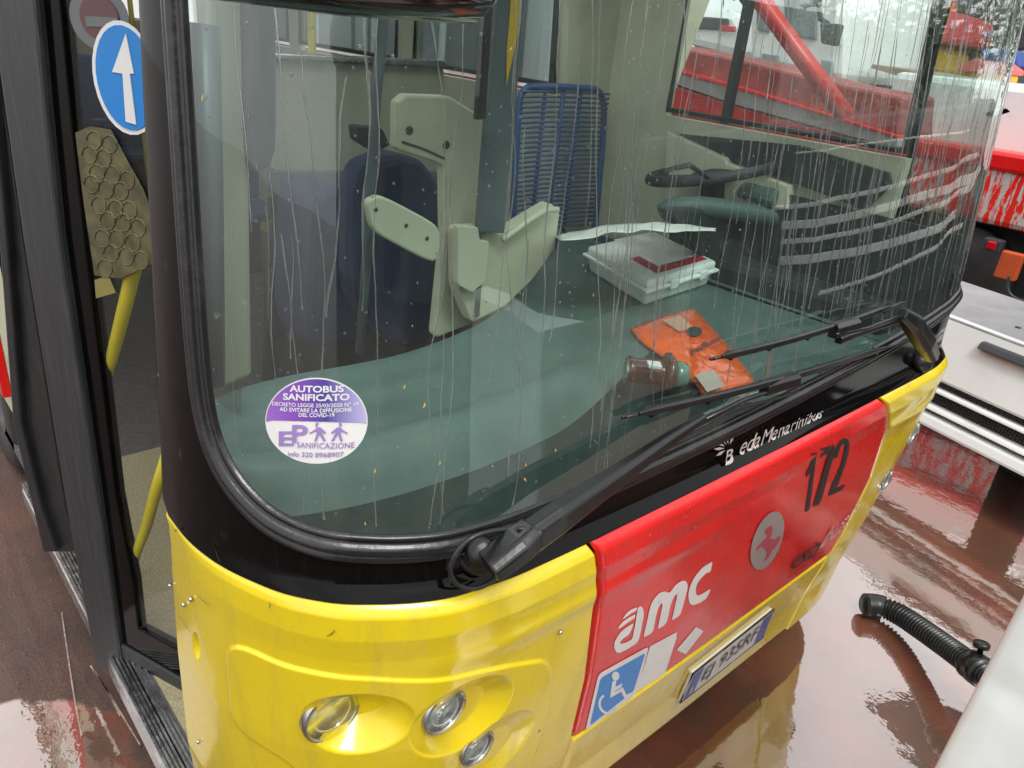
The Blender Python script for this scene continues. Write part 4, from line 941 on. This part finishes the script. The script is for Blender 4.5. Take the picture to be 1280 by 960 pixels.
# crumpled plastic sheet on top of the case
v = []; f = []; NX, NY = 26, 10
for j in range(NY):
    for i in range(NX):
        s = i/(NX-1); t = j/(NY-1); px = (700+192*s, 298-22*math.sin(1.7*s)-8*s+(t-.5)*(10+16*math.sin(math.pi*s))); P = at((px[0], 298-22*math.sin(min(1, s*1.25)*1.75)**1.0+10*s+(t-.5)*(4+8*math.sin(math.pi*min(1, s*1.1)))), 1, 1.10-.30*t-.25*s)
        v.append(P+np.array([0, .012*math.sin(9*s+4*t)+.010*math.sin(23*s+7*t), .002*math.sin(31*s+9*t)]))
for j in range(NY-1):
    for i in range(NX-1): f.append((j*NX+i, j*NX+i+1, (j+1)*NX+i+1, (j+1)*NX+i))
o = mk('plastic_sheet', v, f, PAPER); so_ = o.modifiers.new('thickness', 'SOLIDIFY'); so_.thickness = .002
tag(o, 'crumpled white plastic sheet draped over the top of the white case', 'sheet')
# orange pouch
OP = [(788, 409), (835, 392), (866, 383), (905, 425), (945, 476), (905, 487), (880, 491), (868, 478), (835, 450), (800, 425)]
pts = [at(p, 2, DZ+.012) for p in rnd(OP, .12, 3)]; c = np.mean(pts, 0); v = [c+up*.016]; f = []; n = len(pts)
for k in range(1, 9):
    for i, p in enumerate(pts):
        r = k/8; q = c+(p-c)*r; v.append(q+up*(.016*(1-r**3)+.004*math.sin(i*1.3+k*2.1)*(r < .95)*.8))
for j in range(n): f.append((0, 1+j, 1+(j+1) % n))
for k in range(7):
    for j in range(n): f.append((1+k*n+j, 1+(k+1)*n+j, 1+(k+1)*n+(j+1) % n, 1+k*n+(j+1) % n))
pouch = mk('pouch', v, f, ORG); tag(pouch, 'bright orange plastic pouch with dark print lying on the dashboard', 'pouch')
sm = pouch.modifiers.new('thickness', 'SOLIDIFY'); sm.thickness = .012; sm.offset = -1
def pl(name, px, m, z=.032): return mk(name, [at(p, 2, DZ+z) for p in px], [tuple(range(len(px)))], m, pouch, smooth=False)
pl('label', [(828, 400), (850, 394), (868, 410), (848, 414)], mat('pouch_label', (.6, .35, .25), .3))
pl('label', [(868, 468), (892, 462), (906, 482), (884, 490)], mat('pouch_label2', (.5, .42, .36), .3))
pl('logo', [(868+10*math.cos(t), 414+6*math.sin(t)) for t in np.linspace(0, 6.28, 16, endpoint=False)], DGREY, .033)
tv, tf = textmesh('pangravel', .01); TL, TR, BR, BL = [at(p, 2, DZ+.034) for p in [(866, 446), (906, 424), (902, 416), (862, 436)]]
mk('lettering', [(TL*(1-x)+TR*x)*y+(BL*(1-x)+BR*x)*(1-y) for x, y in tv], tf, DGREY, pouch, smooth=False)
# brown lamp lying on its side
a0 = at((783, 462), 2, DZ+.045); a1 = at((862, 470), 2, DZ+.04); ax = a1-a0; ln = np.linalg.norm(ax)
jr = thing('glass_jar', 'brown cylindrical lamp glass lying on its side beside the orange pouch', 'lamp', a0-up*.04)
MB().lathe(a0, ax, [(.034, 0), (.038, .003), (.036, .012), (.033, .02), (.033, ln*.55), (.03, ln*.6)], 30).done('barrel', BROWN, jr)
MB().lathe(a0, ax, [(.032, -.002), (.030, .008), (0, .008)], 30).done('end_ring', ALU, jr)
MB().lathe(a0+ax*.60, ax, [(.03, -.004), (.055, 0), (.057, .010), (.05, .018), (.03, .02)], 30).done('collar', BROWN, jr)
MB().lathe(a0+ax*.74, ax, [(.034, 0), (.038, .01), (.036, .02), (.032, .034), (.018, .040), (0, .040)], 30).done('cap', mat('green_glass', (.10, .20, .16), .1, coat=.6), jr)
b_ = at((818, 456), 2, DZ+.085); MB().obox(b_, ax*.10, (0, 0, .004), np.cross(ax, up)*.10).done('label', PAPER, jr, smooth=False, bevel=.001)

# ================================================================ WHITE SLATTED TRUCK FRONT AT THE RIGHT
def trk(px, x): return at(px, 0, x)
def hline(u):  # heading of the white front, close to the depth direction
    return u
TXN = at((1149, 527), 2, .30)                      # lowest visible corner
hd_ = RC@_d((75, -24)); hd_[2] = 0; hd_ /= np.linalg.norm(hd_)      # along the slats, away from camera
nf = np.array([-hd_[1], hd_[0], 0])                # outward normal (towards the bus)
if nf[0] > 0: nf = -nf
def tp(px, off=0.): return atp(px, TXN+nf*off, nf)
tr_ = thing('truck_front', 'white slatted truck front with black mesh slots beside the bus', 'truck', (TXN[0], TXN[1], 0))
def face(px0, px1, o0, o1):  # world end points on the face plane
    return tp(px0, o0), tp(px1, o1)
zt = tp((1181, 405))[2]; print(TXN, hd_, nf); print('truck top z', zt, 'corner', TXN)
s0 = tp((1149, 527)); 
def Lp(s, z, o): return np.array([TXN[0], TXN[1], 0])-hd_*s+nf*o+np.array([0, 0, z])   # s runs towards camera
def zof(px): return tp(px)[2]
Z0 = .30; Z5 = zt
zb1 = zof((1161, 490)); zb2 = zof((1167, 479)); zb3 = zof((1158, 508))
SL = 1.5
def slat(z0, z1, o0, o1, name='slat', m=WHT, d=.10, s0_=-1.6, s1_=SL, bevel=.018):
    P = [Lp(s0_, z0, o0), Lp(s1_, z0, o0), Lp(s1_, z0, o0-d), Lp(s0_, z0, o0-d), Lp(s0_, z1, o1), Lp(s1_, z1, o1), Lp(s1_, z1, o1-d), Lp(s0_, z1, o1-d)]
    return MB().hexa(P).done(name, m, tr_, smooth=False, bevel=bevel)
H_ = zt-Z0; print('zs', zb1, zb2, zb3)
def slat2(a, b, oa, ob_, **k): return slat(Z0+a*H_, Z0+b*H_, oa, ob_, **k)
slat2(0, .115, .03, -.005)
slat2(.155, .20, -.0, -.02, bevel=.01)
slat2(.325, .365, -.02, -.035, bevel=.01)
slat2(.43, 1.0, -.035, -.17, name='bonnet', d=.05)
slat2(.05, .45, -.075, -.11, name='grille_back', m=DASHD, d=.02)
mb = MB()
for k in range(170):
    s = -1.2+k*2.7/170; mb.hexa([Lp(s, Z0+.1*H_, -.045), Lp(s+.006, Z0+.1*H_, -.045), Lp(s+.006, Z0+.1*H_, -.06), Lp(s, Z0+.1*H_, -.06), Lp(s, Z0+.44*H_, -.07), Lp(s+.006, Z0+.44*H_, -.07), Lp(s+.006, Z0+.44*H_, -.085), Lp(s, Z0+.44*H_, -.085)])
for k in range(16):
    z = Z0+H_*(.1+.34*k/16); oo = -.045-.025*k/16; mb.hexa([Lp(-1.2, z, oo), Lp(SL, z, oo), Lp(SL, z, oo-.015), Lp(-1.2, z, oo-.015), Lp(-1.2, z+.005, oo), Lp(SL, z+.005, oo), Lp(SL, z+.005, oo-.015), Lp(-1.2, z+.005, oo-.015)])
mb.done('grille_mesh', DGREY, tr_, smooth=False)
mb = MB()
for s in (.10, .85):
    mb.hexa([Lp(s, Z0+.84*H_, -.09), Lp(s+.55, Z0+.84*H_, -.09), Lp(s+.55, Z0+.84*H_, -.13), Lp(s, Z0+.84*H_, -.13), Lp(s, Z0+.91*H_, -.115), Lp(s+.55, Z0+.91*H_, -.115), Lp(s+.55, Z0+.91*H_, -.15), Lp(s, Z0+.91*H_, -.15)])
mb.done('handle_slot', DGREY, tr_, smooth=False, bevel=.01)
deck = MB().hexa([Lp(-1.6, zt-.05, -.17), Lp(SL, zt-.05, -.17), Lp(SL, zt-.05, -1.0), Lp(-1.6, zt-.05, -1.0), Lp(-1.6, zt-.005, -.16), Lp(SL, zt-.005, -.16), Lp(SL, zt-.005, -1.0), Lp(-1.6, zt-.005, -1.0)]).done('deck', GREYM, tr_, smooth=False, bevel=.012)
mb = MB()
for k in range(8): mb.lathe(Lp(.10+.18*k, zt-.005, -.42-.05*(k % 2)), (0, 0, 1), [(.016, .0), (.014, .004), (0, .004)], 12)
mb.done('deck_bolts', DASHD, deck)
for s in (0.2, 1.1): MB().hexa([Lp(s, 0, -.6), Lp(s+.15, 0, -.6), Lp(s+.15, 0, -.9), Lp(s, 0, -.9), Lp(s, zt-.04, -.6), Lp(s+.15, zt-.04, -.6), Lp(s+.15, zt-.04, -.9), Lp(s, zt-.04, -.9)]).done('support', DASHD, tr_, smooth=False)

# ================================================================ WHITE PANEL WITH HOSE AT LOWER RIGHT
VX_ = 1.27
e_t = at((1281, 735), 0, VX_); e_b = at((1164, 962), 0, VX_)
pn = thing('van_side', 'white dented vehicle body corner beside the puddle at the lower right', 'van', (VX_, e_b[1], 0))
v = []; f = []; prof_ = [(.0, .7), (.0, .03), (.002, .010), (.006, .003), (.014, .0), (.045, -.001), (.07, .0), (.10, .003), (.14, .003), (.3, .0), (.8, .0), (1.6, .05)]
zs_ = np.linspace(.25, 1.50, 60)
for z in zs_:
    y0_ = e_b[1]+(e_t[1]-e_b[1])*(z-e_b[2])/(e_t[2]-e_b[2])
    for a, b in prof_:
        dent = .008*math.exp(-((a-.045)/.02)**2-((z-1.17)/.02)**2)
        v.append((VX_+b+dent, y0_-a, z))
n = len(prof_)
for j in range(len(zs_)-1):
    for i in range(n-1): f.append((j*n+i, j*n+i+1, (j+1)*n+i+1, (j+1)*n+i))
mk('body', v, f, WHTC, pn)
ye_ = e_b[1]+(e_t[1]-e_b[1])*.5
MB().box((VX_+.02, ye_-1.58, .26), (VX_+.22, ye_-.03, 1.492)).done('shell', WHTC, pn, smooth=False, bevel=.01)
MB().box((VX_+.05, e_b[1]-1.5, 0.02), (VX_+.65, e_b[1]-.06, .24)).done('chassis', DGREY, pn, smooth=False)
hose_px = [((1079, 756), .055), ((1100, 757), .055), ((1125, 768), .065), ((1150, 785), .085), ((1180, 806), .12), ((1210, 828), .16), ((1240, 850), .20), ((1290, 885), .24)]
hp = chaikin([at(p, 2, z) for p, z in hose_px], 3)
seg = [0]; 
for a, b in zip(hp[:-1], hp[1:]): seg.append(seg[-1]+np.linalg.norm(b-a))
ss = np.linspace(0, seg[-1], 420); HP = np.array([[np.interp(s, seg, [p[k] for p in hp]) for k in range(3)] for s in ss])
rad = np.where(ss < .085, .047, .040+.005*np.sin(ss*2*math.pi/.0155)); rad[:6] = np.linspace(.036, .047, 6)
hose = MB().tube(HP, list(rad), 20).done('suction_hose', HOSEM)
tag(hose, 'black corrugated hose lying across the pinkish puddle', 'hose')
hi = int(np.argmin([abs(proj(p)[0]-1216) for p in HP])); hc_ = HP[hi]; ht = HP[hi+4]-HP[hi-4]; ht /= np.linalg.norm(ht)
MB().lathe(hc_, ht, [(.050, -.02), (.054, -.018), (.054, -.004), (.048, 0), (.048, .01), (.056, .012), (.056, .05), (.05, .06)], 26).done('clamp', HOSEM, hose)
kn = hc_+np.array([.01, 0, .062]); MB().lathe(kn, (.2, .2, 1), [(.010, -.02), (.010, .012), (.026, .016), (.028, .03), (.024, .036), (0, .036)], 14).done('wing_bolt', HOSEM, hose)

# ================================================================ RED VEHICLE BEHIND, RIGHT EDGE
def xat(px, x): return at(px, 0, x)
RX = 7.2
rv = thing('red_truck', 'scratched red truck body at the right edge with a red tail lamp', 'truck', tuple(xat((1260, 330), RX)*[1, 1, 0]))
ry = xat((1226, 280), RX)[1]; yA = xat((1330, 200), RX)[1]; zt1 = xat((1245, 205), RX)[2]; zt0 = xat((1250, 285), RX)[2]
print('red', ry, yA, zt1, zt0)
MB().box((RX, yA-3, zt0), (RX+2.2, ry+1.2, zt1)).done('body', SCR, rv, smooth=False, bevel=.05)
MB().box((RX+.3, yA-3, zt1), (RX+2.2, ry+1.2, zt1+.6)).done('cab', WHT, rv, smooth=False, bevel=.06)
MB().box((RX-.03, yA-3, zt1-.05), (RX+.28, ry+1.2, zt1+.10)).done('ledge', RED, rv, smooth=False, bevel=.03)
MB().box((RX+.25, yA-3, .35), (RX+2.1, ry+1.0, zt0)).done('chassis', DASHD, rv, smooth=False)
q = xat((1242, 306), RX-.05); tl = MB().obox(q, (.05, 0, 0), (0, .07, 0), (0, 0, .05)).done('tail_lamp', DGREY, rv, smooth=False, bevel=.01)
MB().obox(q+np.array([-.05, .0, 0]), (.015, 0, 0), (0, .035, 0), (0, 0, .035)).done('lens', LENSR, tl, smooth=False, bevel=.01)
q = xat((1262, 332), RX-.05); MB().obox(q, (.04, 0, 0), (0, .08, 0), (0, 0, .11)).done('bracket', mat('orange_paint', (.6, .10, .03), .5), rv, smooth=False, bevel=.01)
MB().tube(chaikin([xat(p, RX-.08) for p in [(1262, 345), (1258, 362), (1268, 374), (1300, 380)]], 2), .014, 8).done('cable', DGREY, rv)
for yy in (yA-1, ry+.3): MB().lathe((RX+.3, yy-.2, .45), (-1, 0, 0), [(.2, .0), (.42, 0), (.45, .05), (.45, .22), (.2, .24)], 30).done('wheel', TYRE, rv)

# ================================================================ THINGS SEEN THROUGH THE CABIN (far side yard)
def px2(px, x): return at(px, 0, x)
def Z5_(L_): return [(640+a/2, b/2) for a, b in L_]
def wallbox(name, px, x, d, m, par, bevel=.02): return pprism(name, px, 0, x, d, m, par, bevel=bevel)
BX = 4.9
sv = thing('striped_bus', 'red lorry flatbed with a silver stripe beyond the driver window', 'lorry', (BX, 2, 0))
wallbox('lower_side', Z5_([(380, 205), (418, 215), (560, 262), (962, 372), (950, 400), (950, 470), (380, 330)]), BX, .3, ORED, sv)
wallbox('silver_stripe', Z5_([(370, 168), (425, 184), (600, 233), (965, 345), (962, 372), (560, 262), (420, 214), (370, 200)]), BX-.02, .25, GREYM, sv, .003)
wallbox('red_trim', Z5_([(370, 160), (425, 176), (600, 226), (966, 340), (965, 346), (600, 234), (425, 185), (370, 169)]), BX-.03, .2, RED, sv, .003)
wallbox('bed', Z5_([(370, 108), (590, 152), (830, 212), (975, 240), (967, 342), (600, 232), (370, 168)]), BX+.03, .5, mat('dark_red', (.30, .05, .045), .4, var=.4, vscale=7), sv)
MB().tube([px2((905, -60), BX-.25), px2((940, -14), BX-.25), px2((1000, 68), BX-.2), px2((1058, 146), BX-.1)], .055, 4).done('diagonal_bar', ORED, sv)
wv = thing('white_van', 'white van with dark side windows beyond the red lorry flatbed', 'van', (8, 4, 0))
wallbox('body', Z5_([(585, -60), (835, -60), (828, 215), (590, 165)]), 7.5, 2.2, WHT, wv, .1)
for a in [[(676, -40), (765, -40), (758, 98), (684, 88)], [(612, -40), (650, -40), (640, 80), (610, 74)]]: wallbox('window', Z5_(a), 7.46, .04, mat('van_glass', (.16, .19, .20), .15), wv, .01)
for a in [[(772, 148), (800, 152), (796, 202), (768, 196)], [(624, 132), (662, 138), (658, 168), (622, 160)]]: wallbox('grille', Z5_(a), 7.46, .04, GREYM, wv, .01)
wallbox('mirror', Z5_([(768, 56), (820, 60), (806, 116), (770, 108)]), 7.2, .1, DASHD, wv, .02)
MB().tube([px2(p, 7.25) for p in Z5_([(782, -30), (766, 10), (772, 48), (790, 60)])], .025, 6).done('mirror_arm', DASHD, wv)
mv = thing('pale_van', 'pale van half hidden left of the white van', 'van', tuple(px2((885, 60), 9)*[1, 1, 0]))
wallbox('body', Z5_([(425, 20), (560, 26), (580, 60), (578, 150), (430, 112)]), 8.6, 1.6, WHT, mv, .1)
wallbox('window', Z5_([(455, 40), (540, 46), (538, 76), (450, 72)]), 8.56, .04, DGREY, mv, .02)
wallbox('tail_lamp', Z5_([(522, 62), (556, 66), (554, 80), (520, 78)]), 8.5, .05, LENSR, mv, .01)
for i, (bd, rf, gr_) in enumerate([([(830, 20), (925, 32), (955, 60), (950, 185), (828, 180)], [(828, -60), (940, -50), (955, 40), (925, 34), (830, 22)], [(860, 40), (915, 50), (910, 110), (862, 100)]), ([(952, 84), (1046, 104), (1036, 200), (955, 196)], [(938, 10), (990, 4), (1068, 30), (1062, 104), (1046, 106), (952, 86)], [(980, 140), (1030, 146), (1026, 166), (976, 160)])]):
    yv = thing('yellow_truck', ['ochre truck cab with an orange roof beside the white van', 'ochre truck cab with a rounded pink red roof beside the grey crates'][i], 'truck', tuple(px2(Z5_(bd)[0], 10)*[1, 1, 0]), 'ochre trucks across the yard')
    wallbox('body', Z5_(bd), 9.6+.3*i, 2, OCHRE, yv, .12)
    wallbox('roof', Z5_(rf), 9.5+.3*i, 2, mat('orange_roof', (.75, .12, .03), .4) if i == 0 else mat('pink_roof', (.70, .06, .08), .35), yv, .1)
    wallbox('grille', Z5_(gr_), 9.55+.3*i, .05, DGREY, yv, .02)
bl_ = wallbox('blue_tarpaulin', Z5_([(820, 205), (1000, 225), (1010, 262), (960, 280), (822, 245)]), 8.8, .5, SKYB, None); tag(bl_, 'pale blue tarpaulin between the trucks and the crates', 'tarpaulin')
cr = thing('crate_stack', 'stack of grey slatted crates next to the yellow bin', 'crates', tuple(px2((1165, 130), 8)*[1, 1, 0]))
for k in range(3):
    wallbox('crate', Z5_([(1004+k*4, 206+k*38), (1150, 196+k*36), (1140, 226+k*36), (1002+k*4, 238+k*38)]), 7.9, .6, GREYM, cr, .02)
    mbk = MB()
    for j in range(7): a = 1012+j*20+k*4; mbk.prism([px2(p, 7.885) for p in Z5_([(a, 208+k*38-j), (a+5, 208+k*38-j), (a+3, 234+k*37-j), (a-2, 234+k*37-j)])], (.01, 0, 0))
    mbk.done('slots', DGREY, cr, smooth=False)
wallbox('board', Z5_([(900, 160), (1150, 196), (1156, 204), (1000, 200), (896, 170)]), 7.8, .7, mat('board', (.4, .33, .25), .6), cr, .005)
yb = thing('waste_bin', 'yellow waste bin with a faded red lid', 'bin', tuple(px2((1222, 110), 8.4)*[1, 1, 0]))
wallbox('body', Z5_([(1114, 176), (1216, 182), (1196, 246), (1140, 250)]), 8.4, .6, mat('bin_yellow', (.70, .40, .02), .4), yb, .03)
wallbox('lid', rnd(Z5_([(1120, 164), (1150, 148), (1190, 150), (1218, 170), (1216, 184), (1112, 178)]), .2, 3), 8.35, .7, mat('lid_pink', (.62, .12, .12), .4), yb, .03)
sk = wallbox('rubbish_sack', rnd(Z5_([(1100, 265), (1130, 226), (1170, 218), (1196, 240), (1180, 312), (1110, 322)]), .25, 3), 8.0, .5, DASHD, None, .05); tag(sk, 'black rubbish sack in front of the yellow bin', 'sack')
bc = wallbox('blue_crate', Z5_([(1172, 118), (1262, 126), (1268, 168), (1182, 156)]), 9.3, .6, mat('crate_blue', (.02, .06, .28), .4), None); tag(bc, 'dark blue plastic crate behind the yellow bin', 'crate')
lt = wallbox('plastic_tarpaulin', rnd(Z5_([(1176, 282), (1236, 268), (1250, 280), (1196, 298)]), .2, 3), 7.5, .3, mat('lid_blue', (.05, .35, .70), .4), None); tag(lt, 'light blue plastic sheet below the yellow bin', 'sheet')
sh = thing('market_shelter', 'dark shelter with a blue top rail at the top right', 'shelter', tuple(px2((1220, 60), 11)*[1, 1, 0]))
wallbox('back_panel', Z5_([(1080, -60), (1330, -60), (1290, 120), (1060, 180)]), 11.5, .2, DGREY, sh)
wallbox('rail', Z5_([(1062, 66), (1222, 88), (1222, 98), (1062, 78)]), 11.2, .1, SKYB, sh, .01)
for q in (1066, 1150, 1214): wallbox('leg', Z5_([(q, 80), (q+7, 80), (q-4, 200), (q-11, 200)]), 11.1, .08, DGREY, sh, .005)

# ================================================================ ADDED UNSEEN GRILLE, SLATS SHAPED FOR THEIR REFLECTION IN THE GLASS (stands right of the frame)
def mirror_hit(p, X):
    q = uz(p); P = S(q[0], q[1]); h = 1e-3
    n = np.cross(S(q[0]+h, q[1])-P, S(q[0], q[1]+h)-P); n /= np.linalg.norm(n); d = P-CAM; d /= np.linalg.norm(d)
    if n@d > 0: n = -n
    r = d-2*(d@n)*n; return P+r*((X-P[0])/r[0])
gt = thing('reflection_truck', 'silver slats of an unseen truck, added for their reflection in the windshield', 'truck', (4.3, -1.3, 0))
for (ln_, th) in [([(700, 383), (800, 372), (985, 345), (1135, 325)], 5), ([(650, 520), (740, 512), (900, 480), (1060, 430), (1160, 385)], 12), ([(670, 563), (780, 555), (900, 528), (1060, 475), (1165, 415)], 20), ([(670, 604), (800, 592), (950, 555), (1060, 510), (1150, 455)], 12), ([(665, 652), (800, 640), (905, 618), (1010, 588), (1100, 535)], 22), ([(760, 735), (860, 705), (950, 670), (1060, 612), (1120, 560)], 10)]:
    up_ = [mirror_hit(p, 4.2) for p in Z5_([(a, b-th/2) for a, b in ln_])]; lo_ = [mirror_hit(p, 4.2) for p in Z5_([(a, b+th/2) for a, b in ln_])]
    pts_ = chaikin(up_, 2)+chaikin(lo_, 2)[::-1]
    MB().prism(pts_, (.05, 0, 0)).done('slat', WHT, gt, smooth=False, bevel=.004)
bp_ = [mirror_hit(p, 4.29) for p in Z5_([(640, 330), (900, 330), (1150, 310), (1170, 480), (1120, 640), (900, 740), (640, 760)])]
MB().prism(bp_, (.03, 0, 0)).done('grille_back', DASHD, gt, smooth=False)
MB().box((4.36, -2.9, .35), (6.2, -.35, 2.1)).done('cab', DGREY, gt, smooth=False, bevel=.08)
for yy in (-2.5, -1.0): MB().lathe((4.5, yy, .45), (-1, 0, 0), [(.2, -.1), (.42, -.1), (.45, -.05), (.45, .12), (.2, .14)], 30).done('wheel', TYRE, gt)

# unseen shed wall added behind the camera to darken the glass reflections
for (a, b, lab) in [((-22, -18.5, 0), (60, -18, 9.0), 'long dark wall added out of view to darken the windshield reflections')]:
    t_ = thing('reflection_shed', lab, 'shed', ((a[0]+b[0])/2, (a[1]+b[1])/2, 0))
    MB().box(a, b).done('wall', mat('reflection_wall', (.16, .18, .17), .6, var=.5, vscale=.6, stretch=(1, 1, .15)), t_, smooth=False)
    n_ = 10
    for k in range(n_):
        if b[0]-a[0] > 5: x = a[0]+3+(b[0]-a[0]-6)*k/(n_-1); MB().box((x-1.4, b[1]-.01, .2), (x+1.4, b[1]+.08, 3.6)).done('shutter', [GREYM, DGREY][k % 2], t_, smooth=False)
        else: y = a[1]+3+(b[1]-a[1]-6)*k/(n_-1); MB().box((b[0]-.01, y-1, .2), (b[0]+.08, y+1, 3.2)).done('shutter', [DGREY, GREYM][k % 2], t_, smooth=False)

# trees beyond the yard
def tree(name, label, x, y, h, r, seed):
    rs = np.random.RandomState(seed); t = thing(name, label, 'tree', (x, y, 0), 'trees beyond the yard')
    tk = MB().tube([(x, y, 0), (x+.1, y, h*.3), (x, y+.1, h*.6), (x, y, h*.85)], [.28, .22, .14, .04], 10)
    for k in range(7):
        a = rs.rand()*6.28; z = h*(.35+.06*k); tk.tube([(x, y, z), (x+math.cos(a)*r*.4, y+math.sin(a)*r*.4, z+h*.1), (x+math.cos(a)*r*.75, y+math.sin(a)*r*.75, z+h*.18)], [.09, .05, .02], 6)
    tk.done('trunk', BARK, t)
    v = []; f = []
    cl = [(rs.randn(3)*[.45, .45, .28]*r+[x, y, h*.68], r*(.22+.2*rs.rand())) for _ in range(26)]
    for c, rr in cl:
        for _ in range(170):
            d = rs.randn(3); d /= np.linalg.norm(d); p = np.array(c)+d*rr*(.6+.5*rs.rand()); a = rs.randn(3); a /= np.linalg.norm(a); b = np.cross(a, rs.randn(3)); b /= np.linalg.norm(b); s = .10+.08*rs.rand()
            n = len(v); v += [p-a*s, p+b*s*.5, p+a*s, p-b*s*.5]; f.append((n, n+1, n+2, n+3))
    me = mk('crown', v, f, LEAFM, t, smooth=False, sharp='keep')
for i_, (x_, y_, lab_) in enumerate([(26, -9, 'tree at the near end of the row past the red truck'), (27, -3, 'second tree of the row past the red truck'), (26, 2.5, 'tree of the row right behind the red truck'), (32, 13, 'far tree of the row past the shelter'), (15, 7.5, 'bushy tree behind the ochre trucks'), (13, 9.5, 'bushy tree right behind the white van'), (17, 5, 'bushy tree between the ochre trucks and the shelter')]): TREES_ = locals().get('TREES_', [])+[(lab_, x_, y_)]
tree('broadleaf_tree', 'tall green tree behind the white van', 14, 13, 7.5, 3.2, 1)
tree('broadleaf_tree', 'dark green tree behind the shelter frame', 20, 8, 8.5, 3.6, 2)
tree('broadleaf_tree', 'green tree left of the white van seen through the cabin', 9, 15, 7, 3, 3)

for k_, (l_, x_, y_) in enumerate(TREES_): tree('broadleaf_tree', l_, x_, y_, 8.0, 3.8, 10+k_)
# pale scratches scored into the tarmac beside the door
for q_ in ([(77, 765), (82, 800), (93, 875), (102, 920)], [(113, 832), (133, 861), (152, 893), (175, 931)], [(118, 838), (136, 866), (150, 895)]):
    P_ = [at(p, 2, .004) for p in chaikin([np.array(p, float) for p in q_], 1)]; a_ = [p+np.array([.0022, 0, 0]) for p in P_]; b_ = [p-np.array([.0022, 0, 0]) for p in P_]
    o = mk('road_scratch', a_+b_[::-1], [tuple(range(2*len(P_)))], mat('scratch', (.28, .22, .19), .5, var=.5, vscale=60), None, smooth=False); tag(o, kind='structure')

# a parked bus beyond the far side, seen through the rear windows of the cabin
pb_ = thing('parked_bus', 'white and red parked bus seen past the driver seat through the side windows', 'bus', (7.4, 11, 0))
MB().box((6.6, 6.2, .35), (9.1, 17, 3.1)).done('body', WHT, pb_, smooth=False, bevel=.12)
MB().box((6.57, 6.3, .6), (6.6, 16.9, 1.25)).done('red_band', ORED, pb_, smooth=False)
for k in range(6): MB().box((6.56, 6.6+k*1.7, 1.5), (6.6, 8.1+k*1.7, 2.6)).done('window', mat('van_glass', (.16, .19, .20), .15), pb_, smooth=False, bevel=.01)
for yy in (8, 14.5): MB().lathe((6.9, yy, .48), (-1, 0, 0), [(.25, -.1), (.46, -.1), (.48, .0), (.48, .3), (.28, .32)], 30).done('wheel', TYRE, pb_)

# running gear and stands so that everything in the yard rests on the ground
bpy.context.view_layer.update()
def wb(o):
    c = [o.matrix_world@Vector(q) for q in o.bound_box]; return [min(q[k] for q in c) for k in range(3)], [max(q[k] for q in c) for k in range(3)]
for o in list(bpy.data.objects):
    if o.parent is None and o.get('category') in ('lorry', 'van', 'truck', 'bin', 'crates', 'tarpaulin', 'crate', 'sheet', 'sack') and o.name.split('.')[0] in ('striped_bus', 'white_van', 'pale_van', 'yellow_truck', 'waste_bin', 'crate_stack', 'blue_tarpaulin', 'plastic_tarpaulin', 'blue_crate', 'rubbish_sack'):
        body = o if o.type == 'MESH' else [c for c in o.children if c.name.split('.')[0] in ('body', 'crate', 'lower_side')][0]
        a, b = wb(body)
        for c in o.children:
            if c.type == 'MESH' and c.name.split('.')[0] in ('crate', 'lower_side'): a[2] = min(a[2], wb(c)[0][2])
        if a[2] < .1: continue
        veh = o['category'] in ('lorry', 'van', 'truck')
        if veh:
            MB().box((a[0]+.1, a[1]+.1, .35), (b[0]-.05, b[1]-.1, a[2]+.02)).done('chassis', DASHD, o, smooth=False)
            for yy in (a[1]+.5, b[1]-.5):
                MB().lathe((a[0]+.35, yy, .42), (-1, 0, 0), [(.22, -.15), (.40, -.15), (.42, -.1), (.42, .12), (.24, .14)], 26).done('wheel', TYRE, o)
        else: MB().box((a[0]+.02, a[1]+.05, 0.0), (b[0]-.02, b[1]-.05, a[2]+.005)).done('stand', DGREY, o, smooth=False)
for xx in (7.5, 9.2):
    MB().box((xx, yA-2.8, .0), (xx+.2, yA-2.5, .4)).done('prop', DGREY, rv, smooth=False)
